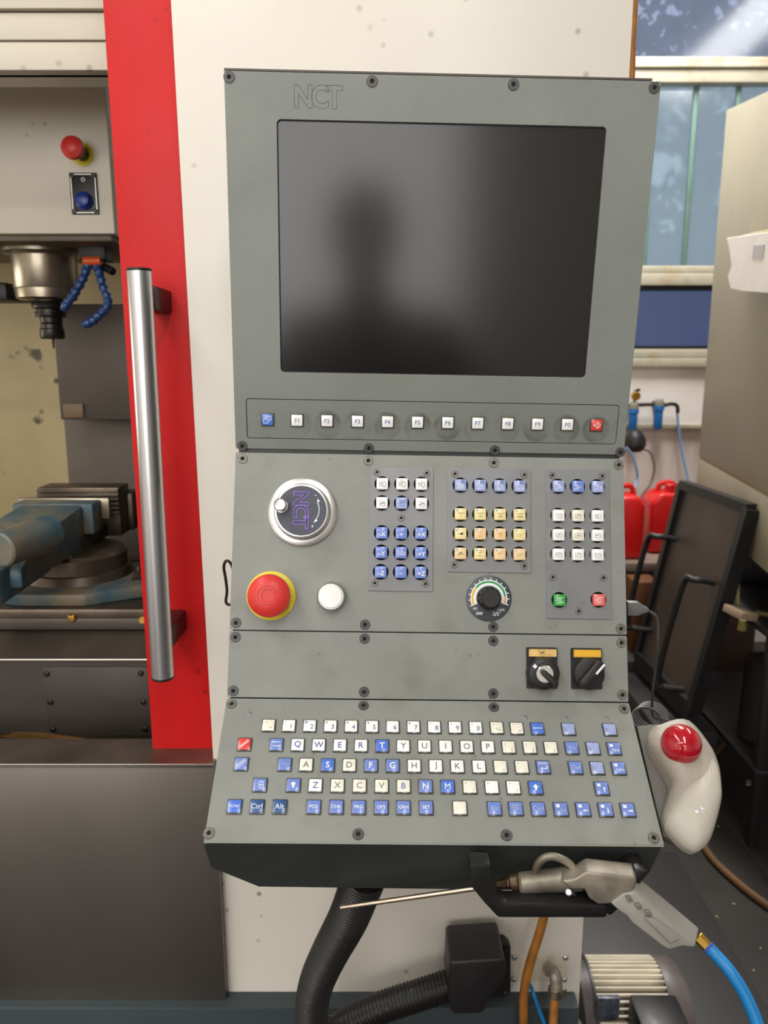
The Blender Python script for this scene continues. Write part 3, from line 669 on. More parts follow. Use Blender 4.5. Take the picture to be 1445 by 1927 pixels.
r4_ = [yl([[(-1.4, 1), (1, 1)], [(-2.8, -1.6), (-1, -.6), (2.4, -.4)]], inkd, .0006), yl([[(-.6, 3), (1.8, 3.2)], [(-1.4, 1), (2, 1.6)], [(-2.6, -2), (1, -2)]], inkd), yl([[(-.4, 3.2), (-1.4, .6)], [(-2.4, 1.2), (-1, -1), (2.6, 3)]], inko), yl([[(-3, .4), (-.8, .4)], [(-3.4, -1.8), (0, -1.8), (2.2, .8)]], inkgreen)]
for c, x in enumerate(cols):
    cb.append((x, 1004.1 + c * .6, (k_yel, k_peach, k_peach, k_yel)[c], r3_[c])); cb.append((x - .3, 1041.4 + c * .6, (k_peach, k_yel, k_peach, k_peach)[c], r4_[c]))
keypad(PK, KP['b'], cb, ((855.5, 891.9), (986, 894), (854.2, 1063), (985.8, 1065.2)))
cc = []; cols = (1049.4, 1085.9, 1122.7)
SB = [[(-3.4, -2.6), (2, -2.6), (3, -1.4), (3, .2), (2, 1.4), (-3.4, 1.4), (-3.4, -2.6)]]
blue3 = [[[(-2.8, 1.4), (1, 1.4)], [(-1, -2.6), (.4, -1), (-1, .6)], [(.8, -2.6), (2.2, -1), (.8, .6)]], [[(-3.4, -2.6), (0, -2.6)], [(-3.4, .6), (0, .6)], [(-2, -1), (2.4, -1)]], [[(-2.8, 1.4), (1, 1.4)], [(-1.4, -2.6), (0, -1), (-1.4, .6)], [(1.8, -2.6), (3, -1), (1.8, .6)]]]
for c, x in enumerate(cols): cc.append((x, 915.4 + c * .5, k_lblue if c != 1 else k_blue, [(s2(blue3[c], .0006), inkw)]))
wl = [[[[(-1.6, -.6), (.6, -.6)]], [[(-2, -1.6), (0, .6), (1, -.8), (2, .4)]], [[(-2.6, -1.8), (-.8, -.6), (-2.6, .6)], [(0, -1.8), (0, .6)]]],
      [[[(-2, -1.4), (.8, -1.4)], [(-2, .2), (.8, .2)]], [[(-1.6, -.9), (1, -.9)], [(-1.6, -.4), (1, -.4)]], [[(-2.4, -.6), (-1.6, .4), (-.8, -.6), (0, .4), (.8, -.6)]]],
      [[[(-3.4, -1.6), (-1.4, .4), (0, -.6), (1.6, .8)]], [[(-2.4, -1.6), (0, .6), (1.4, .2)]], [[(-3.4, -.4), (2.2, -.4)]]]]
for r, y in enumerate((970, 1006.4, 1043)):
    for c, x in enumerate(cols): cc.append((x, y + c * .5, k_ivory if (c == 1 and r < 2) else k_white, [(s2(SB, .0003), inkg), (s2(wl[r][c], .0004), inkg)]))
cc.append((1051.6, 1128.9, k_green, [(s2([[(-3.4, -3), (1.4, -3), (3.4, -1.4)], [(-3, 2.4), (3, 2.4)], [(-3, 2.4), (-3, -1.4)], [(-.8, -1.8), (-.8, 1.4), (.8, 1.4), (.8, -1.8), (-.8, -1.8)]], .0005), inkw)]))
cc.append((1125.1, 1128.6, k_pink, [(s2([[(-2.6, -3), (2.6, -3)], [(-2.6, 2.4), (-2.6, -1.6)], [(-2.6, 2.4), (2.8, 2.4)], arc(.2, -.2, 1.5, 0, 360)], .0005), inkw)]))
keypad(PK, KP['c'], cc, ((1038.6, 894.8), (1132.1, 896.5), (1039.6, 1086.1), (1134.5, 1087.3), (1088.3, 1150)))

# ---- handwheel
hw = part('handwheel', G().lathe([(.0352, 0), (.0352, .002), (.0335, .003), (.029, .0035), (.0285, .0105), (.0278, .0145), (.0262, .0155), (.0252, .0155), (.0252, .0148), (0, .0148)], seg=64).mesh('handwheel'), satin, M=PK.at(570, 964))
part('dial_label', G().lathe([(.025, .0147), (.025, .01515), (0, .01515)], seg=48).mesh('dial_label'), dial_face, hw)
part('logo', text_mesh('NCT', .026, .0154, outline=.0008, spacing=.84, bold=.0009, rot=-PI / 2, off=(-.0005, .0002), fit=(.0385, .0172)), purple, hw)
part('turning_arrow', join_meshes('turning_arrow', [strokes_mesh([arc(0, 0, .0165, -38, 26)], .0009, .01515, sc=1, off=(.001, .001)),
     polys_mesh([[(.0140, .0085), (.0172, .0078), (.0152, .0115)]], .01515, off=(.001, .001)), polys_mesh([[(.0118, -.0108), (.0142, -.0090), (.0118, -.0125)], [(.0142, -.0090), (.0150, -.0110), (.0114, -.0132), (.0118, -.0108)]], .01515, off=(.001, .001)),
     text_mesh('-', .007, .0153, off=(.0135, .0155)), text_mesh('+', .006, .0153, off=(.0112, -.0155))]), inkw, hw)
part('crank_pin', G().lathe([(.0062, .015), (.0062, .019), (.0042, .0195), (.0045, .029), (.0062, .0305), (.0062, .036), (.0055, .037), (.0045, .0366), (0, .0366)], T((-.0195, .0035, 0)), 28).mesh('crank_pin'), satin, hw)
# ---- emergency stop
es = part('emergency_stop_button', G().lathe([(.0246, 0), (.0246, .002), (.0205, .0026), (.0205, .0022), (.0246, .0022), (0, .0026)][:2] + [(.0236, .0026), (0, .0026)], seg=48).mesh('emergency_stop_button'), yellow, M=PK.at(510.5, 1121))
part('collar', G().lathe([(.0145, .002), (.0145, .014), (.012, .02)], seg=36).mesh('collar'), black, es)
part('mushroom_head', G().lathe([(.0135, .014), (.0195, .0155), (.0212, .019), (.0207, .0225), (.0175, .0258), (.0122, .028), (.0097, .0284), (.0096, .0277), (.0088, .0277), (.0086, .0286), (.0062, .0288), (.0058, .0281), (0, .0281)], seg=56).mesh('mushroom_head'), estop_red, es)
# ---- white round button
wb = part('push_button', G().lathe([(.0147, 0), (.0147, .003), (.0135, .006), (.0135, .011), (.0125, .012), (.0118, .012), (.0118, .010), (0, .010)], seg=40).mesh('push_button'), satin, M=PK.at(623.5, 1122.5))
part('white_lens', G().lathe([(.0117, .009), (.0117, .0125), (.0108, .0134), (0, .0136)], seg=40).mesh('white_lens'), white, wb)
# ---- override dial
od = part('override_dial', G().lathe([(.0232, 0), (.0232, .0006), (.0226, .001), (0, .001)], seg=56).mesh('override_dial'), mat('dial_disc', (72, 76, 80), .35), M=PK.at(919.5, 1126))
def band(r0, r1, a0, a1, z, n=30):
    pts = arc(0, 0, r1, a0, a1, n) + arc(0, 0, r0, a1, a0, n)
    return flat_mesh('band', [pts], z, z + .0001)
part('white_scale', join_meshes('white_scale', [band(.0128, .0187, -20, 205, .001)] + [strokes_mesh([[(.0185 * math.cos(a), .0185 * math.sin(a)), (.0205 * math.cos(a), .0205 * math.sin(a))]], .0008, .001, .0001) for a in [math.radians(-18 + 17 * k) for k in range(14)]]), inkw, od)
part('green_band', band(.0156, .0176, 8, 140, .0011), greenp, od)
part('yellow_band', band(.0156, .0176, 140, 203, .0011), yelp, od)
part('orange_band', band(.0156, .0176, -18, 8, .0011), orgp, od)
part('legend', join_meshes('legend', [text_mesh('0%', .0036, .00115, off=(-.0138, -.0105), rot=.1), text_mesh('120%', .0036, .00115, off=(.0125, -.0115), rot=.1),
     strokes_mesh([[(-.0125, -.0135), (-.0112, -.0165), (-.0105, -.0135), (-.0092, -.0165), (-.0086, -.0138), (-.0075, -.0168), (-.0066, -.0138)], [(-.0135, -.0163), (-.006, -.0142)],
                   [(.004, -.0145), (.0052, -.0135), (.0054, -.0172), (.0068, -.0172), (.0072, -.0138), (.0086, -.0138), (.0088, -.0172), (.0104, -.017)], [(.0035, -.017), (.0115, -.0142)]], .0005, .001, .0001)]), inkw, od)
kn = [(.0092, .001)] ; g = G().lathe([(.0118, .001), (.0118, .004), (.0098, .006), (.0095, .015), (.0085, .0162), (0, .0162)], seg=36)
for k in range(12):
    a = 2 * PI * k / 12; g.cyl((.0102 * math.cos(a), .0102 * math.sin(a), .0035), (.0092 * math.cos(a), .0092 * math.sin(a), .0125), .0013, seg=8)
part('dial_knob', g.mesh('dial_knob'), black, od)
# ---- selector switches
def selector(pxl, pyt, pxr, pyb, lab, mlab, kx, ky, name, ang, keyed):
    x0, y0, x1, y1 = rect_of(PS, [(pxl, pyt), (pxr, pyt + 1), (pxr, pyb + 1), (pxl, pyb)])
    cx, cy = (x0 + x1) / 2, (y0 + y1) / 2; w, h = (x1 - x0) / 2, (y1 - y0) / 2
    r = part(name, flat_mesh(name, [rrect(-w, -h, w, h, .0015)], 0, .0022, .0004), black, M=PS.M @ T((cx, cy, 0)))
    lx0, ly0, lx1, ly1 = rect_of(PS, lab)
    part('label_frame', flat_mesh('label_frame', [rrect(-w + .0003, ly0 - cy - .0018, w - .0003, h - .0002, .0012), rrect(lx0 - cx, ly0 - cy, lx1 - cx, ly1 - cy, .0004)], .0015, .0036, .0002), black2, r)
    l = part('label', flat_mesh('label', [rrect(lx0 - cx, ly0 - cy, lx1 - cx, ly1 - cy, .0004)], .002, .0028), mlab, r)
    if keyed: part('legend', strokes_mesh([[(-3, 1.5), (-1, 0), (2.4, 1.6)], [(-3, -2), (-.6, -.2), (2, -1.8)], [(-2, .2), (2, .2)], [(4, -1.4), (4.6, -1.8)], [(6.8, -1.2), (7.2, -2.4)]], .0004, .0028, sc=.001, off=((lx0 + lx1) / 2 - cx, (ly0 + ly1) / 2 - cy)), inkd, r)
    u, v = PS.uv(kx, ky); K = T((u - cx, v - cy, 0)); R = K @ Matrix.Rotation(ang, 4, 'Z')
    if keyed:
        part('switch_collar', G().lathe([(.0163, .002), (.0163, .008), (.0148, .0125), (.0125, .0138), (.0088, .0138), (.0088, .010)], K, 44).mesh('switch_collar'), black, r)
        part('lock_barrel', G().lathe([(.0086, .009), (.0086, .0158), (.0078, .0166), (.006, .0166), (.0058, .0158), (0, .0158)], K, 36).mesh('lock_barrel'), satin, r)
        part('position_mark', G().box((-.0095, .0072, .0136), (.0034, .0034, .0012), Matrix.Rotation(.75, 4, 'Z')).mesh('position_mark'), inkw, r, K)
        g = G().prism([(-.006, -.0016, .0162), (-.002, -.0028, .0162), (.0135, -.0034, .017), (.016, 0, .017), (.0135, .0034, .017), (-.002, .0028, .0162), (-.006, .0016, .0162)], (0, 0, .004), bev=.0008)
        part('key_grip', g.mesh('key_grip'), darksteel, r, R)
    else:
        part('switch_collar', G().lathe([(.0158, .002), (.0158, .008), (.0148, .0105), (.0135, .011), (0, .011)], K, 44).mesh('switch_collar'), black, r)
        part('turn_grip', G().prism([(-.0148, -.003, .0108), (-.012, -.0048, .0108), (.0142, -.0052, .0108), (.0165, -.0028, .0108), (.0165, .0028, .0108), (.0142, .0052, .0108), (-.012, .0048, .0108), (-.0148, .003, .0108)], (0, 0, .0085), bev=.0012).mesh('turn_grip'), black, r, R)
        part('white_pointer', G().box((.0095, -.0022, .0198), (.0128, .0022, .0012), bev=.0003).mesh('white_pointer'), inkw, r, R)
selector(990, 1217.6, 1048, 1295, [(993.6, 1220.5), (1045.8, 1221), (1046, 1235.5), (993.6, 1235)], amber2, 1019, 1266, 'key_switch', -.75, True)
selector(1073.6, 1219, 1131.8, 1296, [(1077.6, 1221.9), (1129.4, 1222.4), (1129.4, 1236.7), (1077.6, 1236)], amber, 1104, 1267, 'selector_switch', .83, False)
# ---- hook on the left side, handle under the skirt, mouse shelf
def pl_(px, py, F): return PMI @ at(px, py, F)
hk = [pl_(x, y, .80) for x, y in ((440, 1134), (431, 1138), (425, 1132), (427, 1112), (424, 1086), (421, 1068), (424, 1057), (430, 1056), (436, 1064), (441, 1080))]
G().tube(smooth(hk, 6), .0016, 10).out('wire_hook', darksteel, PB, M=Matrix())
sec = [(-.006, -.0045), (.006, -.0045), (.0085, -.002), (.0085, .003), (.006, .0055), (-.006, .0055), (-.0085, .003), (-.0085, -.002)]
G0 = Vector((0, 0, 0))
g = G(); F0 = .572
poly = [(883, 1626), (924, 1627), (930, 1662), (938, 1690), (950, 1700), (1143, 1703), (1143, 1729), (937, 1729), (912, 1702), (884, 1668)]
g.prism([at(x, y, F0) for x, y in poly], (0, .018, 0), bev=.0028)
g.prism([at(x, y, .588) for x, y in ((890, 1626), (920, 1626), (923, 1646), (893, 1646))], (0, .034, 0), bev=.001)
g.prism([at(x, y, .584) for x, y in ((1120, 1703), (1148, 1727), (1190, 1690), (1222, 1640), (1196, 1636), (1160, 1690))], (0, .03, 0), bev=.003)
bmesh.ops.transform(g.bm, matrix=PMI, verts=g.bm.verts)
g.out('pull_handle', black, PB, M=Matrix())
# mouse shelf: grey folded plate fixed to the right side
SH = -.004
def kp(x, y, h): 
    u, v = PKB.uv(x, y, h); return PKB.M @ Vector((u, v, h))
sh_pts = [(1198, 1366), (1240, 1362), (1268, 1400), (1330, 1575), (1296, 1594), (1247, 1573)]
G().prism([kp(x, y, -.006) for x, y in sh_pts], PKB.n * -.01, bev=.0012).out('mouse_shelf', mat('grey_shelf_paint', (104, 100, 94), .45, var=.1), PB, M=Matrix())
# ---------------------------------------------------------------- trackball mouse
def kw(x, y, h): return PM @ kp(x, y, h)
def lp2(x, y, h): return PKB.uv(x, y, h)
mo = [(1246.8, 1362), (1263, 1356), (1279.5, 1352.5), (1297, 1356), (1314, 1372), (1332, 1396), (1345, 1418), (1355, 1451), (1358, 1494), (1355, 1512), (1343, 1559), (1331, 1586), (1313, 1600), (1298, 1596), (1279, 1581), (1256, 1554), (1250, 1532), (1259, 1494.6), (1266, 1472), (1264, 1464), (1244.6, 1429), (1227, 1402.6), (1219.6, 1385), (1227, 1370)]
HM = .012
TM = thing('trackball_mouse', 'pale grey trackball mouse with a large red ball on the shelf right of the keyboard', 'trackball mouse', kw(1290, 1480, -.006))
def resample(pts, n):
    P = [Vector((x, y, 0)) for x, y in pts]; P = smooth(P + [P[0]], 6)[:-1]; P.append(P[0]); L_ = [0]
    for a, b in zip(P, P[1:]): L_.append(L_[-1] + (b - a).length)
    out = []; j = 0
    for k in range(n):
        t = L_[-1] * k / n
        while L_[j + 1] < t: j += 1
        out.append(P[j].lerp(P[j + 1], (t - L_[j]) / max(1e-9, L_[j + 1] - L_[j])))
    return out
def dome(outline, h0, h1, zb, c=None, n=56, k=9, p=2.4, skirt=None):
    """cushion-shaped solid over a flat outline given in sight coordinates on the keyboard plane"""
    O = resample([PKB.uv(x, y, h0) for x, y in outline], n); cc = sum(O, Vector()) / n if c is None else Vector((*PKB.uv(*c, h0), 0))
    bm = bmesh.new(); rings = []
    rows = [(.93, zb), (.985, h0 - .006)] + [((1 - (j / k)), h0 + (h1 - h0) * (1 - (1 - j / k) ** p) ** .62) for j in range(k)]
    for s_, z in rows: rings.append([bm.verts.new(cc + (q - cc) * s_ + Vector((0, 0, z))) for q in O])
    tip = bm.verts.new(cc + Vector((0, 0, h1)))
    for a, b_ in zip(rings, rings[1:]):
        for i in range(n): bm.faces.new((a[i], a[(i + 1) % n], b_[(i + 1) % n], b_[i]))
    for i in range(n): bm.faces.new((rings[-1][i], rings[-1][(i + 1) % n], tip))
    bm.faces.new(rings[0][::-1]); bmesh.ops.recalc_face_normals(bm, faces=bm.faces)
    g = G(); g.add(bm, PM @ PKB.M); return g
dome(mo, HM, HM + .012, -.006, c=(1300, 1475)).out('body', mouseb, TM, angle=60)
palm = [(1340, 1420), (1352, 1446), (1358, 1485), (1356, 1512), (1344, 1559), (1332, 1587), (1313, 1601), (1298, 1597), (1279, 1582), (1257, 1555), (1254, 1540), (1262, 1518), (1275, 1492), (1298, 1466), (1324, 1448)]
dome(palm, HM + .003, HM + .0165, .0, c=(1310, 1525)).out('palm_cover', mousew, TM, angle=60)
ring = [(1250, 1369), (1268, 1362), (1290, 1362), (1308, 1378), (1322, 1402), (1326, 1428), (1314, 1446), (1296, 1456), (1278, 1454), (1258, 1432), (1240, 1405), (1234, 1385)]
dome(ring, HM + .003, HM + .0125, .0).out('ball_housing', mousew, TM, angle=60)
bc = kw(1281.5, 1400.5, HM + .0125)
G().sphere(G0, .0182, seg=40).out('ball', ballred, TM, M=T(bc - TM.location))
mk = PM @ PKB.at(1318, 1524, HM + .0168)
e = join_meshes('maker_mark', [strokes_mesh([arc(0, 0, .0022, 60, 300, 14)], .0013, 0, .0002), polys_mesh([[(.001, .0015), (.0042, .0006), (.0008, -.0002)], [(-.0012, -.0006), (-.0048, -.0004), (-.0052, -.0022), (-.003, -.003)]], 0, .0002)])
eo = part('maker_mark', e, inkw, TM, T(-TM.location) @ mk @ Matrix.Rotation(.15, 4, 'X'))
cab = [kw(1262, 1358, .006), at(1243, 1352, .80), at(1228, 1345, .82), at(1228, 1300, .80), at(1233, 1262, .79), at(1237, 1215, .77), at(1238, 1180, .765), at(1234, 1160, .762), at(1222, 1150, .76)]
g = G().tube(smooth(cab, 8), .0015, 8)
for i in range(4):
    c0 = at(1218 + 3 * i, 1354 - i, .80 + .01 * i); pts = [c0 + Vector((.017 * math.cos(t), .012 * math.sin(t), .009 * math.sin(t) + .0015 * i)) for t in [2 * PI * k / 28 for k in range(29)]]
    g.tube(pts, .0016, 8, cap=False)
g.out('cable', cable_m, TM)
G().prism([at(x, y, .757) for x, y in ((1181, 1133), (1202, 1134), (1213, 1142), (1222, 1146), (1222, 1152), (1212, 1155), (1200, 1160), (1181, 1159))], (0, .008, 0), bev=.0012).out('plug', mat('grey_plug', (106, 106, 106), .4), TM)

# ---------------------------------------------------------------- air blow gun and its hose
AG = thing('air_blow_gun', 'worn metal air blow gun with pale grey grip hanging on the black handle', 'air gun', at(1150, 1700, .57))
def fg(y): return .576 - max(0, y - 1655) * .00012
def gp(pts, th, off=0, bev=.005, dx=0.):
    g = G(); v = [at(x, y, fg(y) + off) for x, y in pts]; return g.prism(v, (dx, th, 0), bev=bev, seg=3)
g = G(); A = at(974, 1660, .592); B_ = at(1085, 1655, .592)
g.cyl(at(975, 1662, .592), at(1095, 1652, .592), .0088, .0105, 28, bev=.002)
g.out('barrel', gun_al, AG)
gp([(1073, 1675), (1056, 1658), (1084, 1655), (1103, 1641), (1195, 1651), (1199, 1660), (1192, 1676), (1176, 1693), (1151, 1702), (1126, 1704), (1108, 1692), (1100, 1675)], .020, .0, .0045, .004).out('head', gun_al, AG, angle=60)
gp([(1148, 1700), (1172, 1682), (1192, 1679), (1240, 1718), (1289, 1760), (1309, 1777), (1306, 1784), (1284, 1781), (1259, 1788), (1246, 1781), (1189, 1737), (1180, 1724), (1165, 1715)], .019, -.001, .0055, .0105).out('grip', gun_grip, AG, angle=60)
gp([(1214, 1728), (1233, 1731), (1281, 1765), (1262, 1776)], .005, -.004, .0006).out('grip_inset', mat('grip_inset', (150, 146, 140), .5), AG)
for x, y in ((1178, 1694), (1196, 1708), (1214, 1721)): gp([(x, y - 4), (x + 8, y - 5), (x + 14, y + 3), (x + 5, y + 4)], .005, -.004, .0004).out('grip_slot_shade', mat('grip_slot_shade', (112, 106, 98), .5) if x == 1178 else bpy.data.materials['grip_slot_shade'], AG)  # raised blocks; darker colour stands in for shade inside the slots
cl = at(1045, 1650, .592); g = G(); g.tube(smooth([at(x, y, .592) for x, y in ((1008, 1655), (1010, 1630), (1026, 1614), (1048, 1613), (1072, 1626), (1084, 1645))], 8), .0034, 12).out('hanging_loop', gun_al, AG)
G().cyl(at(640, 1708, .62), at(948, 1664, .602), .0021, .0024, 16, bev=.0006).out('nozzle_tube', mat('nozzle_steel', (176, 160, 142), .25, .9), AG)
G().cyl(at(938, 1664, .60), at(962, 1661, .594), .0042, .0056, 6, bev=.0006).cyl(at(962, 1661, .594), at(978, 1659, .592), .0074, .0074, 20, bev=.001).out('nozzle_nut', mat('brown_nut', (104, 84, 66), .4, .8), AG)
g = G(); g.cyl(at(1072, 1684, .584), at(1072, 1684, .602), .0055, .0055, 20, bev=.0008); g.prism([at(x, y, .588) for x, y in ((1066, 1675), (1104, 1668), (1114, 1700), (1086, 1702))], (0, .012, 0), bev=.001); g.out('trigger', black2, AG)
G().cyl(at(1070, 1679, .578), at(1070, 1679, .586), .0032, .0026, 20, bev=.001).out('pivot_screw', chrome, AG)
fb = at(1312, 1762, .572); fe = at(1333, 1784, .566)
G().cyl(fb, fe, .0052, .0046, 6, bev=.0005).out('brass_fitting', brass, AG)
hz = smooth([at(1331, 1781, .567), at(1346, 1796, .562), at(1375, 1830, .55), at(1402, 1873, .54), at(1424, 1925, .53), at(1440, 1990, .52), at(1455, 2150, .50), at(1475, 3000, .48), Vector((.38, .47, .02))], 8)
ah = G().tube(hz, .0052, 20).out('air_hose', airblue); setp(ah, 'bright blue air hose running down from the blow gun grip', 'hose')
part('hose_collar', G().cyl(hz[0], hz[3], .0058, .0056, 24, bev=.0008).mesh('hose_collar'), mat('violet_blue', (70, 84, 176), .4), ah)

# ---------------------------------------------------------------- conduit, hoses and fittings below
def spine(pts, n=8): return smooth([at(*p) for p in pts], n)
raw = spine([(690, 1640, .655), (677, 1672, .67), (654, 1730, .70), (622, 1790, .75), (597, 1845, .79), (587, 1895, .83), (590, 1945, .87), (606, 1965, .90), (640, 1932, .925), (715, 1897, .935), (790, 1872, .94), (862, 1848, .945)], 14)
acc = [0]
for a, b_ in zip(raw, raw[1:]): acc.append(acc[-1] + (b_ - a).length)
step = .00135; path = []; j = 0; s_ = 0
while s_ < acc[-1]:
    while acc[j + 1] < s_: j += 1
    path.append(raw[j].lerp(raw[j + 1], (s_ - acc[j]) / (acc[j + 1] - acc[j]))); s_ += step
RR = [.0212, .0212, .0196, .0196]
co = G().tube(path, .02, 24, rad=lambda i: RR[i % 4]).out('corrugated_conduit', conduit, angle=30)
setp(co, 'black ribbed conduit curving down from under the panel to the elbow box', 'conduit')
EB = thing('conduit_elbow_box', 'black plastic elbow box bolted low on the cream machine front', 'junction box', at(903, 1825, 1.0))
G().prism([at(x, y, .985) for x, y in ((852, 1771), (950, 1771), (961, 1782), (961, 1868), (952, 1877), (940, 1877), (850, 1877), (844, 1866), (844, 1782))], (0, .0145, 0), bev=.002).out('flange', black, EB)
G().prism([at(x, y, .915) for x, y in ((846, 1810), (948, 1803), (954, 1826), (950, 1846), (916, 1884), (913, 1904), (902, 1910), (850, 1910), (842, 1880))], (0, .072, 0), bev=.007, seg=3).out('elbow', black, EB, angle=50)
bolt = G().lathe([(.0045, 0), (.0042, .0018), (.003, .003), (0, .0034)], seg=20)
boltM = bolt.mesh('bolt')
ROT = Matrix.Rotation(PI / 2, 4, 'X')
def bolt_at(p, parent, m, s=1., name='screw'):
    k = 'bolt' + m.name
    if k not in TXT: c = boltM.copy(); c.materials.append(m); TXT[k] = c
    return part(name, TXT[k], None, parent, T(p - root_of(parent).location) @ ROT @ Matrix.Scale(s, 4))
for x, y in ((856, 1788), (951, 1788), (952, 1869)): bolt_at(at(x, y, .985), EB, black, 1)

# ---------------------------------------------------------------- milling machine
MM = thing('milling_machine', 'cream and stainless milling machine body behind the control panel', 'milling machine', (-.4, 1.2, 0))
def ext(x0, y0, x1, y1, y): return (x0 + (x1 - x0) * (y - y0) / (y1 - y0), y)
fpan = [ext(321, 0, 400, 1412, -900), (400, 1412), (425, 1893), (425, 1915), (1088, 1915), ext(1192, 0, 1088, 1905, -900)]
G().prism([at(x, y, 1.0) for x, y in fpan], (0, .022, 0), bev=.001).out('front_panel', cream, MM)
# stainless panel with folded ledge
zl0 = at(200, 1438, .985).z; XR = at(401, 1438, .985).x
G().prism([at(x, y, .985) for x, y in ((-900, 1439), (402, 1439), (426, 1893), (-900, 1897))], (0, .014, 0), bev=.0008).out('stainless_panel', stainless, MM)
G().prism([(-1.8, .985, zl0), (XR, .985, zl0), (XR, 1.06, zl0 - .001), (-1.8, 1.06, zl0 - .001)], (0, 0, -.006)).out('ledge', ledgem, MM)
G().box(((-1.8 + XR) / 2, .9848, zl0 - .0004), (XR + 1.8, .0016, .0018), bev=.0004).out('ledge_edge', edge_bright, MM)
zr = at(200, 1897, .97).z; xr = at(1088, 1905, .975).x
G().box(((-1.8 + xr) / 2, 1.12, zr / 2 + .05), (xr + 1.8, .3, zr - .1), bev=.002).out('base_rail', basegrey, MM)
G().box(((-1.8 + xr) / 2, 1.25, .05), (xr + 1.8, .5, .1)).out('foot_plinth', black2, MM)
# header strips above the opening
zb_ = at(100, 132, 1.2).z; z1 = at(100, 77, 1.2).z; z2 = at(100, 23, 1.2).z
XD = -.30
for a, b_, f in ((zb_, z1 - .001, 1.2), (z1 + .0005, z2 - .0015, 1.197), (z2 + .001, 2.53, 1.19)):
    G().box(((-1.8 + XD) / 2, f + .015, (a + b_) / 2), (XD + 1.8, .03, b_ - a), bev=.0015).out('header_strip', cream_hd, MM)
G().box(((-1.8 + XD) / 2, 1.245, zb_ + .006), (XD + 1.8, .05, .012)).out('header_return', cream_hd, MM)
# enclosure shell; unseen roof and left side added to keep the interior dark
G().box((-1.82, 1.7, 1.4), (.03, 1.4, 2.4)).out('shade_left_side', cream_in, MM)
G().box((-.8, 1.69, 2.53), (2.05, 1.36, .03)).out('shade_roof', cream_in, MM)
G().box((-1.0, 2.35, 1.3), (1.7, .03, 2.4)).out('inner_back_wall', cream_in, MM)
G().box((.215, 1.7, 1.3), (.03, 1.35, 2.4)).out('right_side', cream, MM)
G().box((-.12, 1.5, 1.3), (.02, .9, 2.0)).out('inner_right_wall', dark_in, MM)
G().box((-.9, 1.7, .55), (1.8, 1.2, .02)).out('chip_tray', dark_in2, MM)
# column way covers
G().box(((at(105, 680, 1.8).x - .14) / 2, 1.86, (at(105, 572, 1.8).z + at(125, 790, 1.8).z) / 2), (-.14 - at(105, 680, 1.8).x, .12, at(105, 572, 1.8).z - at(125, 790, 1.8).z), bev=.003).out('way_cover', dark_in, MM)
G().box(((at(124, 850, 1.9).x - .14) / 2, 1.97, 1.05), (-.14 - at(124, 850, 1.9).x, .14, (at(124, 790, 1.9).z - 1.05) * 2 + .05), bev=.003).out('way_cover', dark_in, MM)
G().box(at(138, 773, 1.797), (.047, .004, .033), bev=.002).out('cover_label', mat('brown_label', (112, 88, 62), .5), MM)
G().box(at(-20, 552, 1.72), (.13, .12, .035), bev=.004).out('tool_changer_arm', black2, MM)
# dark skirt panel under the table with its bolted cover
zt_ = at(100, 1240, 1.15).z; zp = at(100, 1381, 1.15).z
G().box((-1.0, 1.16, (zt_ + zp) / 2), (1.6, .02, zt_ - zp)).out('table_guard', dark_in2, MM)
G().prism([(-1.8, 1.15, zt_), (-.2, 1.15, zt_), (-.2, 1.30, zt_ + .012), (-1.8, 1.30, zt_ + .012)], (0, 0, -.004)).out('sloping_guard', dark_in, MM)
G().box((-1.0, 1.1485, zt_ - .0008), (1.6, .003, .0035), bev=.001).out('guard_edge', edge_bright, MM)
xa, xb_ = at(86, 1300, 1.15).x, at(281, 1300, 1.15).x; za, zb2 = at(86, 1254, 1.15).z, at(86, 1382, 1.15).z
cp = G().box(((xa + xb_) / 2, 1.1485, (za + zb2) / 2), (xb_ - xa, .003, za - zb2), bev=.001).out('cover_plate', dark_in2, MM)
for x, y in ((88, 1268), (265, 1267), (95, 1321), (270, 1321), (100, 1373), (273, 1372)): bolt_at(at(x, y, 1.147), MM, darksteel, 1.05)
G().prism([at(-200, 1345, 1.2), at(260, 1412, 1.1), at(260, 1424, 1.1), at(-200, 1357, 1.2)], (0, .012, 0)).out('inner_brace', tand, MM)
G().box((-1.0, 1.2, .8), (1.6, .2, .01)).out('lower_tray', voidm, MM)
# small bolted cover and pipe fitting
G().prism([at(x, y, .9985) for x, y in ((966, 1796.5), (1067, 1797.5), (1067, 1847.5), (966, 1847))], (0, .0015, 0), bev=.0004).out('small_cover', creamlow, MM)
for x, y in ((968, 1802), (1064, 1802), (967, 1843), (1062, 1843)): bolt_at(at(x, y, .998), MM, chrome, .95)
G().box((.02, .95, 1.45), (.22, .11, .3), bev=.006).out('panel_bracket', body_d, MM)
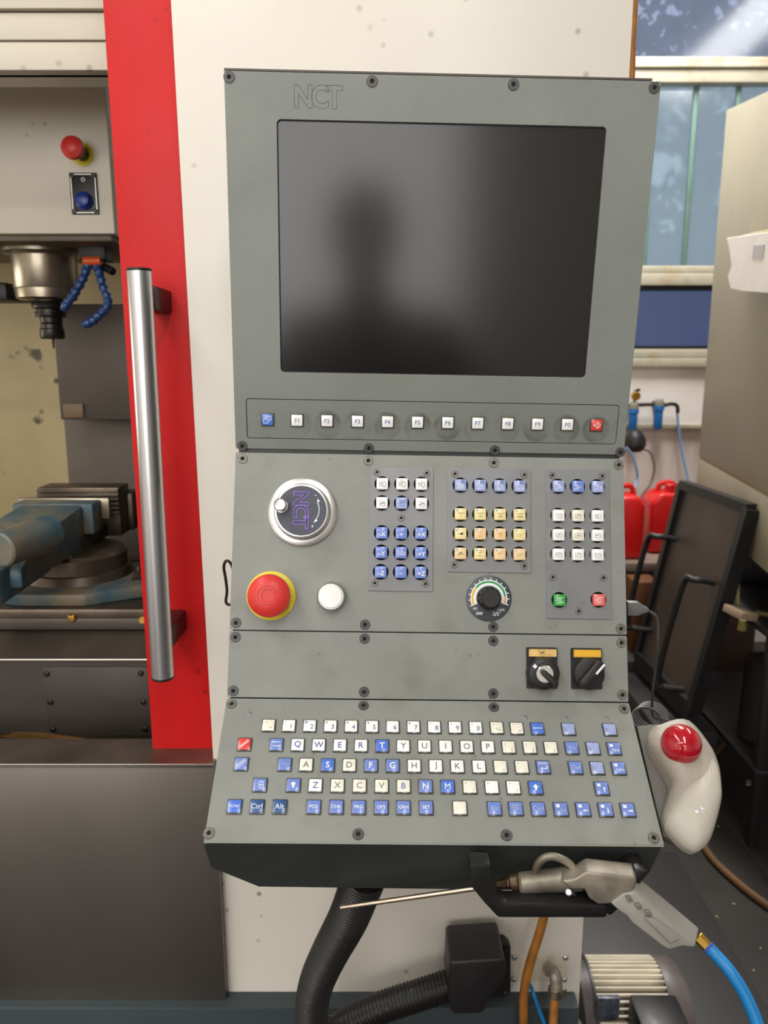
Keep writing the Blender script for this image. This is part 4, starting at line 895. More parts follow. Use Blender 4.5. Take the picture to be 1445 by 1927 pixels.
# ---- pipe elbow and rubber hoses
PE = thing('pipe_elbow', 'grey metal pipe elbow with hose clamp on the small bolted cover', 'pipe fitting', at(1042, 1830, 1.0))
G().tube(smooth([at(1033, 1826, .998), at(1034, 1824, .975), at(1043, 1832, .955), at(1046, 1850, .95), at(1045, 1866, .948)], 8), .0088, 20).out('elbow', gun_al, PE, angle=60)
G().cyl(at(1044, 1858, .948), at(1043, 1876, .946), .0098, .0098, 24, bev=.001).out('clamp', steel, PE)
G().box(at(1059, 1868, .942), (.007, .003, .014), Matrix.Rotation(.3, 4, 'Y'), bev=.0008).out('clamp_screw', steel, PE)
def hose(name, pts, r, m, label, n=10, cat='hose'):
    o = G().tube(spine(pts, n), r, 18).out(name, m); return setp(o, label, cat)
hose('rubber_hose', [(1044, 1872, .946), (1042, 1905, .94), (1040, 1960, .93), (1040, 2200, .93), (1042, 2460, .95)], .0062, tan, 'short orange-brown hose clamped below the metal pipe elbow')
hose('rubber_hose', [(1040, 1640, .955), (1033, 1676, .955), (1018, 1745, .95), (998, 1810, .945), (987, 1860, .945), (985, 1930, .94), (990, 2200, .94), (1000, 2460, .95)], .0064, tan, 'long orange-brown hose hanging behind the black handle')
hose('air_tube', [(992, 1842, .985), (1003, 1868, .96), (1014, 1900, .955), (1028, 1940, .95), (1045, 2020, .95), (1062, 2150, .95), (1080, 2460, .95)], .0027, airblue, 'thin blue air tube beside the orange-brown hose')
hose('rubber_hose', [(1203, -260, 1.04), (1194, 0, 1.04), (1190, 75, 1.04), (1188, 150, 1.04), (1180, 330, 1.04)], .0042, tan, 'orange-brown hose running up the right edge of the cream panel', cat='hose')

# ---------------------------------------------------------------- sliding door
SD = thing('sliding_door', 'red sliding machine door strip with long steel handle', 'machine door', at(300, 1400, 1.03))
G().prism([at(x, y, 1.03) for x, y in (ext(193, 0, 287, 1412, -700), (287, 1412.5), (404, 1412.5), ext(327, 0, 404, 1412, -900))], (0, .022, 0), bev=.0012).out('door_panel', red, SD)
h0, h1 = at(262, 510, .955), at(306.5, 1272, .955)
g = G(); d = (h1 - h0).normalized()
g.cyl(h0, h1, .0145, .0145, 40).out('handle', chrome, SD)
g = G(); g.cyl(h0 - d * .003, h0 + d * .001, .0148, .0148, 32, bev=.0008); g.cyl(h1 - d * .001, h1 + d * .003, .0148, .0148, 32, bev=.0008); g.out('end_cap', black, SD)
for x, y in ((270, 561), (304, 1200)):
    p = at(x, y, .96); g = G(); g.box((p.x + .003, .997, p.z), (.024, .075, .030), bev=.004); g.out('handle_bracket', mat('dark_bracket', (52, 24, 26), .4) if x == 270 else bpy.data.materials['dark_bracket'], SD)

# ---------------------------------------------------------------- spindle head
SP = thing('spindle_head', 'cream spindle head with steel spindle and tool above the vice', 'spindle head', at(80, 440, 1.6))
zu = at(100, 440, 1.5).z; xr1 = at(207, 300, 1.5).x
G().box(((-1.5 + xr1) / 2, 1.68, zu + .4), (xr1 + 1.5, .36, .8), bev=.003).out('head_cover', cream_hd, SP)
G().box(((-1.45 + xr1) / 2, 1.68, zu - .006), (xr1 + 1.43, .34, .012), bev=.002).out('head_underside', mat('dark_underside', (96, 82, 58), .5, var=.2, dirt=.6, dirtc=(40, 34, 26), dscale=12), SP)  # underside gets its own darker, mottled colour
FS = 1.64; cx_ = at(84, 500, FS).x
def zz(y): return at(90, y, FS).z
SM = T((cx_, FS, 0))
G().lathe([(0, zu), (.104, zu), (.1, zz(457)), (.077, zz(458)), (.079, zz(460)), (.079, zz(478)), (.0765, zz(480)), (.066, zz(481)), (.0635, zz(484)), (.0625, zz(543)), (.061, zz(545)), (.061, zz(547)), (.059, zz(562)), (.055, zz(565)), (.038, zz(566))], SM, 56).out('spindle', steel, SP)
G().lathe([(.042, zz(565)), (.042, zz(568)), (.036, zz(574)), (.035, zz(580)), (.027, zz(583)), (.027, zz(586)), (.031, zz(587)), (.031, zz(590)), (.028, zz(591)), (.028, zz(593)), (.031, zz(594)), (.030, zz(597)), (.022, zz(598)), (.0215, zz(607)), (.0195, zz(609)), (.0215, zz(611)), (.0215, zz(618)), (.024, zz(620)), (.0245, zz(634)), (.022, zz(638)), (.004, zz(638))], T((cx_ + .0045, FS, 0)), 40).out('tool_holder', darksteel, SP)
G().cyl((cx_ + .0045, FS, zz(637)), (cx_ + .0045, FS, zz(656)), .003, .002, 12).out('end_mill', darksteel, SP)
# coolant block and segmented nozzles
G().box(at(180, 468, 1.60), (.055, .05, .05), bev=.006).cyl(at(166, 478, 1.6), at(168, 492, 1.6), .013, .013, 16).cyl(at(186, 478, 1.6), at(184, 492, 1.6), .013, .013, 16).cyl(at(190, 500, 1.6), at(213, 511, 1.58), .008, .008, 14, bev=.001).out('coolant_block', black2, SP)
G().cyl(at(158, 491, 1.58), at(191, 491, 1.58), .009, .009, 18, bev=.001).out('coolant_valve', orange, SP)
bead = G().lathe([(.0048, -.0085), (.0085, -.006), (.0092, -.001), (.0075, .002), (.0068, .0075), (.0055, .0085)], seg=16).mesh('segment'); bead.materials.append(locblue)
for pts, nb in (([(166, 498, 1.585), (160, 515, 1.575), (150, 536, 1.565), (139, 554, 1.555), (127, 570, 1.55), (120, 581, 1.55)], 8), ([(182, 500, 1.585), (188, 518, 1.57), (194, 540, 1.56), (202, 560, 1.55), (202, 575, 1.545), (190, 590, 1.54), (174, 604, 1.54), (157, 612, 1.54)], 11)):
    sp_ = spine(pts, 10); nz_ = G().tube(sp_, .0045, 10).out('coolant_nozzle', locblue, SP)
    for k in range(nb):
        i = int((k + .5) / nb * (len(sp_) - 1)); M, _ = frame(sp_[i], sp_[min(i + 1, len(sp_) - 1)]); M.translation = sp_[i] - SP.location
        part('segment', bead, None, nz_, M)
eb = at(155.5, 290.7, 1.5); EM = T(eb - SP.location) @ ROT
e = part('emergency_stop_button', G().lathe([(.0205, 0), (.0205, .002), (0, .002)], seg=36).mesh('emergency_stop_button'), yellow, SP, EM)
part('collar', G().lathe([(.012, .002), (.012, .038), (.014, .040)], seg=24).mesh('collar'), black, e)
part('mushroom_head', G().lathe([(.010, .036), (.0185, .040), (.020, .046), (.0185, .052), (.010, .056), (.0095, .0554), (.0075, .0562), (0, .0565)], seg=40).mesh('mushroom_head'), estop_red, e)
bp_ = at(159.5, 365, 1.5)
bx = part('button_plate', G().box((0, -.002, 0), (.05, .004, .072), bev=.001).mesh('button_plate'), black, SP, T(bp_ - SP.location))
g = G().box((0, 0, 0), (0.0001, .0001, .0001)); fr_ = []
part('silver_border', strokes_mesh([[(-.022, -.033), (.022, -.033), (.022, .033), (-.022, .033), (-.022, -.033)], arc(0, .024, .003, 0, 360)], .0011, .0001, .0002), satin, bx, T((0, -.004, 0)) @ ROT)
for x in (-1, 1):
    for z in (-1, 1): part('screw', TXT['bolt' + darksteel.name], None, bx, T((x * .019, -.004, z * .03)) @ ROT @ Matrix.Scale(.9, 4))
part('blue_button', G().lathe([(.0155, .004), (.0155, .010), (.013, .012), (.0125, .020), (.011, .021), (0, .021)], T((0, 0, 0)), 32).mesh('blue_button'), mat('dark_blue_button', (24, 54, 140), .3), bx, T((.001, 0, -.013)) @ ROT)

# ---------------------------------------------------------------- work table and vice
ZT = at(150, 1147, 1.25).z
WT = thing('work_table', 'dark steel machine table with slots under the vice', 'machine table', (-.8, 1.4, ZT - .04))
ya = 1.25
for i, (a, b_) in enumerate(((1.25, 1.315), (1.33, 1.395), (1.41, 1.475), (1.49, 1.56), (1.575, 1.65))):
    G().box((-.95, (a + b_) / 2, ZT - .008), (1.5, b_ - a, .016), bev=.001).out('table_strip', vissteel, WT)
G().box((-.95, 1.45, ZT - .026), (1.5, .40, .02), bev=.001).out('table_body', dark_in, WT)
bolt_at(at(136, 1163, 1.249), WT, brass, 1.7); G().cyl(at(268, 1167, 1.25), at(268, 1167, 1.235), .006, .006, 12).out('brass_stop', brass, WT)
VX, VY = at(148, 1062, 1.40).x, 1.40
VS = thing('machine_vise', 'worn blue machine vice on a swivel base on the table', 'vice', (VX, VY, ZT))
g = G().lathe([(0, 0), (.105, 0), (.108, .004), (.108, .016), (.103, .020), (0, .020)], T((VX, VY, ZT)), 56)
g.prism([(VX - .15, VY - .09, ZT), (VX - .06, VY - .135, ZT), (VX + .06, VY - .135, ZT), (VX + .17, VY - .07, ZT), (VX + .19, VY + .03, ZT), (VX - .15, VY + .03, ZT)], (0, 0, .022), bev=.004)
g.out('base_flange', visblue, VS)
G().lathe([(.099, .020), (.092, .036), (.088, .038), (.088, .064), (.082, .07), (0, .07)], T((VX, VY, ZT)), 56).out('swivel_drum', vissteel, VS)
def rel(px, py, f): return at(px, py, f)
jx0, jx1 = at(30, 945, 1.40).x, at(180, 945, 1.40).x; jz = at(100, 941, 1.42).z; jc = (jx0 + jx1) / 2; b0 = ZT + .07
G().box((jc, VY + .07, b0 + .013), (.11, .30, .028), bev=.003).out('slide_bed', vissteel, VS)
g = G(); g.box((jc, 1.405, (jz + b0 + .03) / 2), (jx1 - jx0, .045, jz - b0 - .03), bev=.004)
pr = [(1.39, jz - .002), (1.20, jz - .02), (1.13, jz - .055), (1.13, b0 + .002), (1.39, b0 + .004)]
g.prism([(jc - .062, y, z) for y, z in pr], (.118, 0, 0), bev=.008)
g.prism([(jc - .045, 1.25, jz - .035), (jc + .05, 1.25, jz - .035), (jc + .034, 1.10, jz - .05), (jc - .04, 1.10, jz - .05)], (0, 0, -.055), bev=.006)
g.out('moving_jaw', visblue, VS)
G().box((jc + .002, 1.433, (jz + .002 + b0 + .05) / 2), (jx1 - jx0 + .024, .011, jz + .002 - b0 - .05), bev=.001).out('jaw_plate', steel, VS)
fx0, fx1 = at(70, 930, 1.50).x, at(224, 930, 1.50).x; fz = at(150, 916, 1.51).z
g = G(); g.box(((fx0 + fx1) / 2, 1.53, (fz + b0) / 2), (fx1 - fx0, .06, fz - b0), bev=.003); g.box((VX, 1.58, (fz - .02 + b0) / 2), (.12, .06, fz - .02 - b0), bev=.006); g.out('fixed_jaw', vissteel, VS)
g = G()
for k in range(6): g.box(((fx0 + fx1) / 2 + .002, 1.494, fz - .006 - k * .0085), (fx1 - fx0 - .002, .008, .0055), bev=.0008)
g.out('ribbed_jaw_plate', vissteel, VS)
p = at(199, 948, 1.488); G().lathe([(.0062, -.001), (.0062, .003), (.004, .004), (.0035, .001), (0, .001)], T(p) @ ROT, 20).out('jaw_bolt', black2, VS)
c0, c1 = at(-2, 1036, 1.06), Vector((at(-2, 1036, 1.06).x + .03, 1.16, at(-2, 1036, 1.06).z + .004))
G().cyl(c0, c1, .026, .029, 30, bev=.003).out('spindle_boss', visblue, VS)
G().prism([at(x, y, 1.115) for x, y in ((-30, 992), (36, 1000), (52, 1030), (30, 1048), (-30, 1052))], (0, .014, 0), bev=.003).out('boss_flange', visblue, VS)
for q, s in (((38, 1032, 1.112), 1.4),): bolt_at(at(*q), VS, darksteel, s)
for x, y, f in ((40, 1084, 1.34), (262, 1086, 1.36), (216, 1018, 1.52)):
    p = at(x, y, f); p.z = ZT + .020 if y > 1050 else b0
    g = G(); g.cyl(p, p + Vector((0, 0, .004)), .014, .014, 24); g.cyl(p + Vector((0, 0, .004)), p + Vector((0, 0, .016)), .011, .011, 6, bev=.001); g.cyl(p + Vector((0, 0, .016)), p + Vector((0, 0, .026)), .0055, .0055, 14, bev=.001); g.out('hold_down_nut', vissteel, VS)
# ---------------------------------------------------------------- right-hand background
def tmat(n, *a, **k): return bpy.data.materials.get(n) or mat(n, *a, **k)
NC = thing('neighbour_machine', 'dull cream machine cabinet at the right edge, seen from its side', 'machine', (1.3, 2.9, 0))
F1, F2 = 3.1, 2.35
a_t, b_t = at(1370, 207, F1), at(1445, 150, F2); a_b, b_b = at(1303, 962, F1), at(1445, 1040, F2)
def lerp3(a, b_, t): return a + (b_ - a) * t
E_ = 2.0
f0 = a_b.copy(); f0.x = a_t.x = (a_t.x + a_b.x) / 2; a_b.x = a_t.x
b_t.x = b_b.x = (b_t.x + b_b.x) / 2; zb = (a_b.z + b_b.z) / 2; a_b.z = b_b.z = zb
c_t, c_b = lerp3(a_t, b_t, E_), lerp3(a_b, b_b, E_)
sx_, sb = at(1316, 862, F1).z, at(1445, 920, F2).z; zs_ = (sx_ + sb) / 2; drop = (sx_ - sb)
def xz(p, z): q = p.copy(); q.z = z; return q
G().prism([a_t, xz(a_t, zs_ + .008), xz(c_t, zs_ + .008), c_t], (.9, .12, 0), bev=.004).out('side_panel', cabm, NC)
G().prism([xz(a_t, zs_), xz(a_t, zb), xz(c_t, zb), xz(c_t, zs_)], (.9, .12, 0), bev=.004).out('lower_side_panel', cabm, NC)
G().prism([xz(a_t, zs_ + .009) + Vector((.004, 0, 0)), xz(a_t, zs_ - .001) + Vector((.004, 0, 0)), xz(c_t, zs_ - .001) + Vector((.004, 0, 0)), xz(c_t, zs_ + .009) + Vector((.004, 0, 0))], (.8, .1, 0)).out('seam', tmat('ochre_seam', (150, 128, 78), .6), NC)
G().box((a_t.x + .95, 2.75, zb / 2), (.7, .7, zb), bev=.01).out('base', clothb, NC)
# document pocket on that cabinet
dirv = (c_t - a_t); dirv.z = 0; dirv.normalize(); nrm = Vector((dirv.y, -dirv.x, 0)); nrm = nrm if nrm.x < 0 else -nrm
def on_cab(px, py, off=0.):
    d = ray(px, py); o = Vector((0, 0, CZ)); p0 = a_t + nrm * off
    t = (p0 - o).dot(nrm) / d.dot(nrm); return o + d * t
DP = thing('document_pocket', 'crumpled white document pocket hung on the cream cabinet side', 'document holder', on_cab(1400, 560))
q = [(1367, 448), (1372, 470), (1376, 500), (1369, 520), (1374, 543), (1395, 548), (1500, 556), (1500, 430), (1420, 440)]
g = G(); bm = bmesh.new()
o_ = [on_cab(x, y, .07) for x, y in q]; i_ = [on_cab(x + 10, y, .004) for x, y in q]
g.prism(o_, -nrm * .006, bev=.002); 
bm = bmesh.new(); A = [bm.verts.new(p - nrm * .003) for p in o_]; B_ = [bm.verts.new(p - nrm * .064) for p in o_]
for k in range(0, 7): bm.faces.new((A[k], A[k + 1], B_[k + 1], B_[k]))
bmesh.ops.subdivide_edges(bm, edges=bm.edges[:], cuts=3, use_grid_fill=True)
for v in bm.verts: v.co += nrm * random.uniform(-.003, .003)
g.add(bm); g.out('pocket', paper, DP, angle=20)
G().prism([on_cab(x, y, .04) for x, y in ((1385, 446), (1384, 500), (1470, 500), (1480, 425), (1420, 436))], -nrm * .004).out('paper_sheet', papery, DP)
G().prism([on_cab(x, y, .072) for x, y in ((1418, 462), (1438, 460), (1434, 486), (1414, 486))], -nrm * .002).out('printed_patch', tmat('grey_print', (176, 172, 176), .5), DP)
# leaning board with two handles
def B4(u, v): 
    TL, TR, BR = at(1285, 912, 2.75), at(1414, 958, 2.28), at(1303, 1341, 2.37); BL = TL + BR - TR
    return TL * (1 - u) * (1 - v) + TR * u * (1 - v) + BL * (1 - u) * v + BR * u * v
bn = (B4(1, 0) - B4(0, 0)).cross(B4(0, 1) - B4(0, 0)).normalized(); bn = bn if bn.x < 0 else -bn
LB = thing('leaning_board', 'dark brown board with black rim and two bar handles, leaning by the cabinet', 'board', B4(.5, 1))
G().prism([B4(.02, .02), B4(.98, .02), B4(.98, .98), B4(.02, .98)], -bn * .02).out('board', boardm, LB)
for a, b_, w in (((0, 0), (1, 0), .022), ((1, 0), (1, 1), .03), ((1, 1), (0, 1), .05), ((0, 1), (0, 0), .022)):
    G().tube([B4(*a), B4(*b_)], w, 4, sect=[(-w * .7, -.016), (w * .7, -.016), (w * .7, .016), (-w * .7, .016)]).out('rim', black2, LB)
for u, v0, v1, ln in ((.02, .30, .80, .065), (.72, .40, .94, .06)):
    pts = [B4(u + .08, v0 - .02), B4(u + .06, v0 - .02) + bn * ln, B4(u, v0 + .03) + bn * (ln + .02), B4(u, v1 - .03) + bn * (ln + .02), B4(u + .06, v1) + bn * ln, B4(u + .08, v1)]
    G().tube(smooth(pts, 5), .011, 12).out('handle', black, LB)
pc = B4(.5, 1); o = G().box((pc.x, pc.y, (pc.z - .06) / 2), (.2, .5, pc.z - .06), bev=.01).out('storage_box', clothb)
setp(o, 'low dark box on the floor under the leaning brown board', 'box')
# bench with jerrycans
zb_n = at(1240, 1047, 3.3).z
BN = thing('workbench', 'brown wall bench carrying the red jerrycans', 'bench', (1.25, 3.5, 0))
G().box((1.15, 3.5, zb_n - .02), (1.1, .62, .04), bev=.004).out('bench_top', tmat('dusty_bench_top', (134, 116, 106), .6, var=.1), BN)
G().box((1.15, 3.55, (zb_n - .04) / 2), (1.05, .5, zb_n - .04), bev=.004).out('cabinet', brown, BN)
o = G().box(at(1207, 1110, 3.05) + Vector((0, 0, -.1)), (.10, .12, .30), bev=.004).out('cardboard_box', cardb); setp(o, 'orange-brown cardboard box standing before the wall bench', 'box')
dz = at(1207, 1110, 3.05).z - .1 - .15
o2 = G().box((at(1207, 1110, 3.05).x, 3.05, dz / 2), (.22, .3, dz), bev=.005).out('floor_crate', clothb); setp(o2, 'dark crate on the floor under the orange-brown cardboard box', 'crate')
def can(x0, x1, ytop, f, w, label, cap):
    zb0 = zb_n; c = at((x0 + x1) / 2, 1040, f); ztop = at((x0 + x1) / 2, ytop, f).z
    t = thing('jerrycan', label, 'jerrycan', (c.x, f + w / 2, zb0), 'red jerrycans on the bench')
    hw = at(x1, 1000, f).x - c.x; h = ztop - zb0
    g = G(); g.prism([(c.x - hw, f, zb0), (c.x + hw, f, zb0), (c.x + hw, f, zb0 + h * .86), (c.x + hw * .55, f, zb0 + h), (c.x - hw * .55, f, zb0 + h), (c.x - hw, f, zb0 + h * .86)], (0, w, 0), bev=.022, seg=3); g.out('body', canred, t)
    G().tube(smooth([(c.x - hw * .5, f + w / 2, zb0 + h - .01), (c.x - hw * .3, f + w / 2, zb0 + h + .03), (c.x + hw * .3, f + w / 2, zb0 + h + .03), (c.x + hw * .5, f + w / 2, zb0 + h - .01)], 5), .012, 10).out('handle', canred, t)
    if cap: G().cyl((c.x + .0, f + .04, zb0 + h - .01), (c.x + .0, f + .04, zb0 + h + .035), .024, .022, 20, bev=.003).out('cap', canred, t)
can(1148, 1214, 934, 3.24, .15, 'red plastic jerrycan standing right beside the control panel edge', False)
can(1217, 1298, 928, 3.34, .16, 'red plastic jerrycan with cap, half hidden by the leaning board', True)
# air treatment units on the wall
def filt(px, yt, yb, f, label):
    c = at(px, (yt + yb) / 2, f); t = thing('air_filter', label, 'air filter', (c.x, YW, c.z), 'air filters on the wall'); s = 1.0
    z = lambda y: at(px, y, f).z
    M = T((c.x, f, 0))
    G().lathe([(0, z(yt)), (.018, z(yt)), (.02, z(yt + 3)), (.024, z(yt + 4)), (.024, z(yt + 12)), (.02, z(yt + 14)), (0, z(yt + 14))], M, 20).out('head', tmat('grey_filter_head', (140, 136, 124), .5), t)
    G().lathe([(0, z(yt + 13)), (.026, z(yt + 13)), (.026, z(yt + 20)), (.021, z(yt + 22)), (.020, z(yb - 4)), (.014, z(yb)), (0, z(yb))], M, 20).out('bowl', filterb, t)
    G().box((c.x, (f + YW) / 2 + .01, z(yt + 10)), (.03, YW - f - .015, .03), bev=.003).out('bracket', black2, t)
    return c
filt(1239, 751, 808, YW - .06, 'blue filter bowl on the black air pipe, the one in full view')
c = filt(1191, 757, 812, YW - .06, 'blue filter bowl beside the control panel edge, below the brass gauge')
GA = thing('pressure_gauge', 'small brass gauge above the left blue filter bowl', 'gauge', (c.x, YW - .06, at(1194, 750, YW).z))
G().lathe([(0, 0), (.021, 0), (.021, .02), (.017, .022), (.016, .018), (0, .018)], T(at(1195, 745, YW - .06)) @ ROT, 24).out('case', brass, GA)
G().cyl(at(1195, 748, YW - .05), at(1193, 760, YW - .05), .006, .006, 10).box(at(1199, 735, YW - .05), (.025, .02, .012), Matrix.Rotation(-.4, 4, 'Y')).out('stem', darksteel, GA)
hose('air_pipe', [(1150, 762, YW - .05), (1195, 762, YW - .05), (1230, 761, YW - .05), (1252, 762, YW - .05), (1262, 760, YW - .05), (1272, 762, YW - .05), (1275, 768, YW - .05), (1275, 777, YW - .05)], .009, black2, 'black air pipe running level across the white wall', 4, 'pipe')
hose('air_tube', [(1274, 776, YW - .05), (1277, 806, YW - .05), (1283, 850, YW - .06), (1292, 890, YW - .08), (1296, 915, YW - .1), (1298, 960, YW - .12)], .0058, paleblue, 'pale blue tube falling from the right end of the air pipe')
hose('air_tube', [(1178, 842, 3.6), (1190, 858, 3.6), (1198, 885, 3.6), (1198, 905, 3.6), (1190, 930, 3.55), (1176, 948, 3.5), (1150, 962, 3.4)], .006, paleblue, 'pale blue tube looping down beside the control panel edge')
o = G().lathe([(0, -.05), (.035, -.045), (.055, -.015), (.052, .02), (.03, .05), (.012, .062), (0, .063)], T(at(1194, 832, 3.75)), 24).out('black_plug_cover', black2); setp(o, 'black rounded plug cover on the wall under the left filter bowl', 'plug')
hose('power_cable', [(1208, 844, 3.72), (1224, 852, 3.7), (1231, 880, 3.68), (1224, 910, 3.66), (1208, 932, 3.6), (1202, 950, 3.5)], .0055, tmat('brown_cable', (96, 78, 68), .5), 'brown cable curving from the black plug cover to the jerrycans', cat='cable')
# floor hose
P = [at_z(1475, 1300, .012), at_z(1445, 1330, .012), at_z(1395, 1372, .012), at_z(1345, 1418, .012), at_z(1308, 1480, .012), at_z(1308, 1550, .012), at_z(1335, 1608, .012), at_z(1385, 1658, .012), at_z(1445, 1704, .012), at_z(1520, 1750, .012)]
o = G().tube(smooth(P, 10), .011, 14).out('floor_hose', tmat('floor_hose_rubber', (104, 74, 40), .6, var=.2, vscale=6)); setp(o, 'dusty brown hose lying in a curve on the dark floor', 'hose')
for i in range(16):
    x, y = random.uniform(1270, 1440), random.uniform(1480, 1900); p = at_z(x, y, .001)
    if i == 0: chipM = G().prism([(-.006, -.003, 0), (.005, -.004, 0), (.007, .003, 0), (-.002, .005, 0)], (0, 0, .002)).mesh('wood_chip'); chipM.materials.append(tmat('chip', (150, 136, 112), .6))
    o = link_mesh('debris_chip', chipM, None, None, T(p) @ Matrix.Rotation(random.uniform(0, 6), 4, 'Z') @ Matrix.Scale(random.uniform(.5, 1), 4)); setp(o, 'tiny pale chip lying on the dark floor', 'debris', 'chips scattered on the floor')
p = at_z(1413, 1476, .002); o = G().prism([p + Vector(v) for v in ((-.022, -.01, 0), (.018, -.014, 0), (.02, .008, 0), (-.008, .02, 0))], (0, 0, .006)).out('paper_scrap', tmat('scrap', (176, 160, 132), .6)); setp(o, 'pale brown scrap lying on the floor right of the mouse', 'debris')
G().box((at_z(1330, 1500, 0).x + .65, 2.35, .002), (1.3, 2.2, .004)).out('floor_mat', tmat('dark_floor_mat', (36, 32, 30), .6, var=.2, vscale=10))
bpy.data.objects['floor_mat']['label'] = 'dark brown mat covering the floor at the right'; bpy.data.objects['floor_mat']['category'] = 'floor mat'
# cart of clutter at the right edge
CT = thing('tool_cart', 'black tool cart in shadow at the right edge of the picture', 'cart', (1.4, 2.5, 0))
ZC = .70; CX0 = 1.13
for z_ in (.26, ZC): G().box((CX0 + .27, 2.52, z_), (.54, .76, .02), bev=.003).out('shelf', black2, CT)
for dx in (.02, .52):
    for yy in (2.16, 2.88): G().box((CX0 + dx, yy, ZC / 2), (.03, .03, ZC), bev=.003).out('post', black2, CT)
def item(name, g, m, label, cat): o = g.out(name, m); return setp(o, label, cat)
zt0 = ZC + .01
def on_shelf(px, f): p = at(px, 1100, f); return Vector((p.x, f, zt0))
item('drill_case', G().box(on_shelf(1406, 2.75) + Vector((0, 0, .055)), (.16, .2, .11), bev=.012), black2, 'black case at the back of the tool cart under the cabinet', 'case')
item('card_box', G().box(on_shelf(1398, 2.25) + Vector((0, 0, .026)), (.065, .08, .024), Matrix.Rotation(.2, 4, 'Y') @ Matrix.Rotation(.3, 4, 'Z'), bev=.003), tmat('beige_card', (150, 132, 108), .6), 'small beige carton lying on the tool cart', 'box')
q_ = on_shelf(1392, 2.36); item('wooden_stick', G().cyl(q_, q_ + Vector((-.01, 0, .11)), .007, .006, 10), tmat('pale_wood', (164, 148, 104), .6), 'pale wooden stick upright behind the beige carton', 'stick')
q_ = on_shelf(1425, 2.3) + Vector((0, 0, .009)); item('pliers', G().tube(smooth([q_, q_ + Vector((.03, -.02, 0)), q_ + Vector((.06, -.06, 0))], 4), .008, 10), tmat('yellow_grip', (96, 90, 48), .5), 'tool with yellow grip lying on the tool cart', 'hand tool')
q_ = on_shelf(1404, 2.17); item('yellow_cap', G().cyl(q_, q_ + Vector((0, 0, .03)), .013, .01, 14), tmat('yellow_cap_p', (110, 96, 40), .5), 'small yellow cap at the front of the tool cart', 'cap')
item('dark_canister', G().cyl((1.24, 2.35, .27), (1.24, 2.35, .55), .07, .065, 24, bev=.01), clothb, 'dark canister on the bottom shelf of the tool cart', 'canister')
item('cloth_heap', G().sphere((1.45, 2.4, .36), .12, (1, .9, .72), 20), clothb, 'dark cloth heap on the bottom shelf of the tool cart', 'cloth')
# electric motor
EMo = thing('electric_motor', 'grey electric motor with cream cooling fins at the bottom right', 'motor', (at(1200, 1900, 1.42).x, 1.42, .17))
MY = 1.42; zc0 = at(1200, 1885, 1.42).z; mx0, mx1 = at(1125, 1850, 1.36).x, at(1262, 1850, 1.36).x; R_ = .1
RX = Matrix.Rotation(PI / 2, 4, 'Y')
G().cyl((mx0 - .005, MY, zc0 - .02), (mx1 + .01, MY, zc0 - .02), R_ - .013, R_ - .013, 40).out('barrel', bellm, EMo)
for k in range(34):
    a = math.radians(-20 + k * 7.2)
    c = Vector(((mx0 + mx1) / 2, MY - math.cos(a) * (R_ - .008), zc0 - .02 + math.sin(a) * (R_ - .008)))
    G().box(c, (mx1 - mx0, .022, .0038), Matrix.Rotation(-a, 4, 'X'), bev=.0008).out('fin', finm, EMo)
xs0 = at(1092, 1850, 1.36).x
G().lathe([(0, -.002), (R_ * .85, 0), (R_ + .004, .008), (R_ + .004, .03), (R_ + .008, .031), (R_ + .008, mx0 - xs0), (0, mx0 - xs0)], T((xs0, MY, zc0 - .02)) @ RX, 44).out('flange_end', tmat('dark_grey_motor_paint', (70, 64, 62), .45, var=.1), EMo)
G().lathe([(0, 0), (R_ + .002, 0), (R_ + .004, .006), (R_ + .002, .035), (R_ * .9, .05), (R_ * .6, .056), (0, .057)], T((mx1, MY, zc0 - .02)) @ RX, 44).out('fan_cover', bellm, EMo)
G().box((at(1254, 1910, 1.26).x, 1.29, at(1235, 1938, 1.26).z - .03), (.095, .09, .08), bev=.006).out('terminal_box', black, EMo)
G().box((at(1150, 1915, 1.3).x, 1.325, at(1150, 1915, 1.3).z), (.045, .01, .05), bev=.001).out('rating_plate', tmat('speckled_plate', (96, 102, 112), .4, .4, var=.4, vscale=60), EMo)
G().box(((mx0 + mx1) / 2, MY, (zc0 - .02 - R_ + .17) / 2 + .005), (.12, .16, zc0 - .02 - R_ + .03 - .17), bev=.004).out('foot', bellm, EMo)
o = G().box(((mx0 + mx1) / 2 + .06, 1.6, .083), (.46, .6, .166), bev=.004).out('coolant_tank', tmat('dark_tank', (44, 42, 42), .5)); setp(o, 'dark low tank under the electric motor', 'tank')

# ---------------------------------------------------------------- the photographer, seen only as a dark reflection in the screen
PN = thing('person', 'person in dark jacket and trousers holding up a phone, mirrored darkly in the screen', 'person', (-.02, -.42, 0))
skin = mat('skin', (150, 104, 84), .5); jacket = mat('dark_jacket', (34, 34, 40), .8, var=.1); trousers = mat('dark_trousers', (30, 32, 42), .8); hairm = mat('dark_hair', (40, 30, 26), .7)
def skinned(name, verts, edges, m, root=0, parent=PN):
    me = bpy.data.meshes.new(name); me.from_pydata([Vector(v[:3]) - PN.location for v in verts], edges, [])
    o = link_mesh(name, me, m, parent); o.modifiers.new('skin', 'SKIN').use_smooth_shade = True
    sv = me.skin_vertices[0].data if me.skin_vertices else None
    if sv is None: return o
    for k, v in enumerate(verts): sv[k].radius = (v[3], v[4] if len(v) > 4 else v[3]); sv[k].use_root = k == root
    s2_ = o.modifiers.new('sub', 'SUBSURF'); s2_.levels = 1; s2_.render_levels = 1; return o
def chain(n0, n): return [(n0 + i, n0 + i + 1) for i in range(n - 1)]
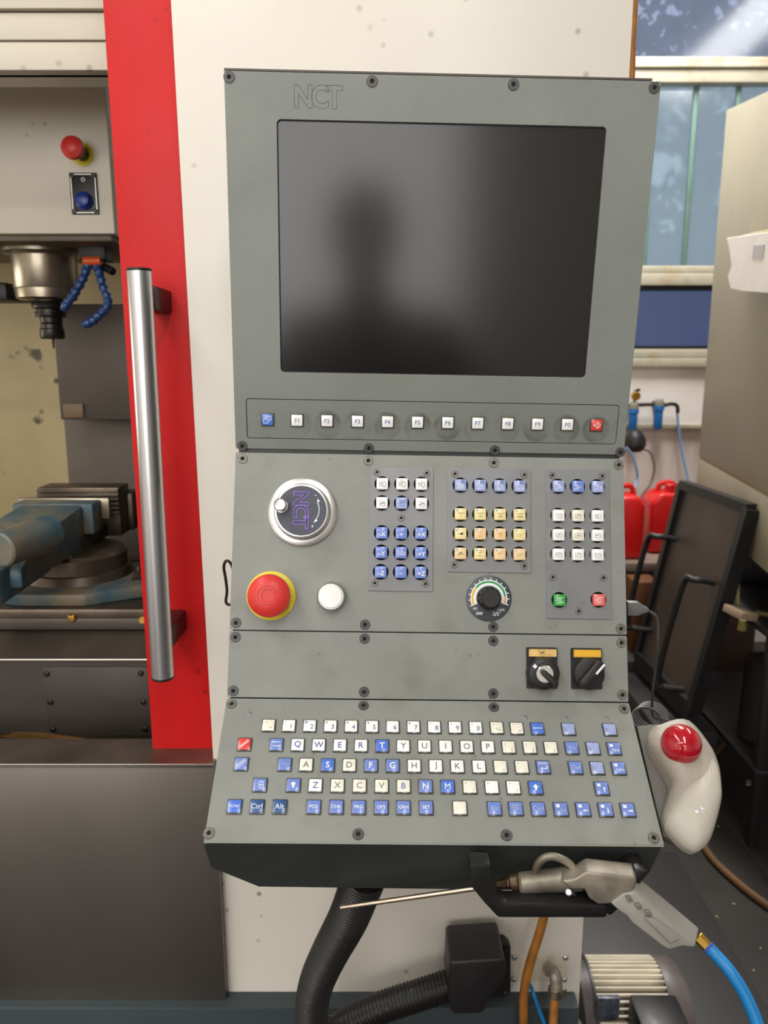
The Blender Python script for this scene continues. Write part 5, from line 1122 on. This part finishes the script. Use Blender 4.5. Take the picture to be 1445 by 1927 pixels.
V = [(-.02, -.42, .95, .15, .11), (-.02, -.42, 1.12, .135, .10), (-.02, -.42, 1.30, .155, .11), (-.02, -.41, 1.43, .11, .08), (-.02, -.40, 1.48, .055, .055), (-.02, -.385, 1.52, .055, .06),
     (-.02, -.37, 1.56, .066, .085), (-.02, -.375, 1.63, .076, .095), (-.02, -.38, 1.70, .068, .085)]
Ed = chain(0, 9)
for s_ in (-1, 1):
    b0 = len(V); V += [(-.02 + s_ * .16, -.41, 1.42, .055), (-.02 + s_ * .23, -.34, 1.30, .045), (-.02 + s_ * .25, -.24, 1.17, .04), (-.02 + s_ * .17, -.14, 1.27, .034), (-.01 + s_ * .10, -.06, 1.37, .025), (-.005 + s_ * .065, -.035, 1.41, .026)]
    Ed += [(3, b0)] + chain(b0, 6)
    for k in range(4):
        f = len(V); zf = 1.39 + .022 * k; V += [(s_ * .060, -.026, zf, .008), (s_ * .048, -.008, zf + .004, .008), (s_ * .036, -.004 + .0, zf + .006, .007)]
        Ed += [(b0 + 5, f), (f, f + 1), (f + 1, f + 2)]
    f = len(V); V += [(s_ * .05, -.035, 1.43, .010), (s_ * .032, -.028, 1.455, .009)]; Ed += [(b0 + 5, f), (f, f + 1)]
    l0 = len(V); V += [(-.02 + s_ * .10, -.42, .88, .085), (-.02 + s_ * .12, -.41, .50, .058), (-.02 + s_ * .13, -.44, .10, .04), (-.02 + s_ * .135, -.32, .045, .035)]
    Ed += [(0, l0)] + chain(l0, 4)
skinned('body', V, Ed, skin)
skinned('jacket', [(V[0][0], V[0][1], .86, .165, .13)] + [(x, y, z, r * 1.16, (q[0] if q else r) * 1.18) for x, y, z, r, *q in V[1:5]] + [(-.02 + s * a, y, z, r) for s in (-1, 1) for a, y, z, r in ((.16, -.41, 1.42, .066), (.23, -.34, 1.30, .055), (.25, -.24, 1.17, .05), (.17, -.14, 1.27, .044), (.115, -.075, 1.35, .035))],
        chain(0, 5) + [(3, 5)] + chain(5, 5) + [(3, 10)] + chain(10, 5), jacket)
skinned('trousers', [(-.02, -.42, 1.0, .16, .12)] + [(-.02 + s * a, y, z, r) for s in (-1, 1) for a, y, z, r in ((.10, -.42, .86, .098), (.12, -.41, .50, .072), (.13, -.44, .10, .055))], [(0, 1), (1, 2), (2, 3), (0, 4), (4, 5), (5, 6)], trousers)
for s_ in (-1, 1): G().sphere((-.02 + s_ * .135, -.36, .04), .05, (.85, 2.2, .75), 20).out('shoe', black2, PN); G().sphere((-.02 + s_ * .076, -.385, 1.625), .02, (.5, .9, 1.5), 14).out('ear', skin, PN); G().sphere((-.02 + s_ * .032, -.301, 1.635), .010, seg=14).out('eye', inkw, PN)
G().sphere((-.02, -.395, 1.675), .098, (.86, 1.05, .92), 28).out('hair', hairm, PN)
G().sphere((-.02, -.282, 1.605), .016, (.8, 1.2, 1.5), 14).out('nose', skin, PN); G().sphere((-.02, -.292, 1.57), .02, (1.2, .5, .35), 14).out('mouth', mat('lips', (150, 84, 78), .5), PN)
o = G().box((-.012, -.0165, 1.443), (.076, .009, .16), bev=.004).out('phone', black2); setp(o, 'dark phone held up in both hands of the photographer', 'phone')
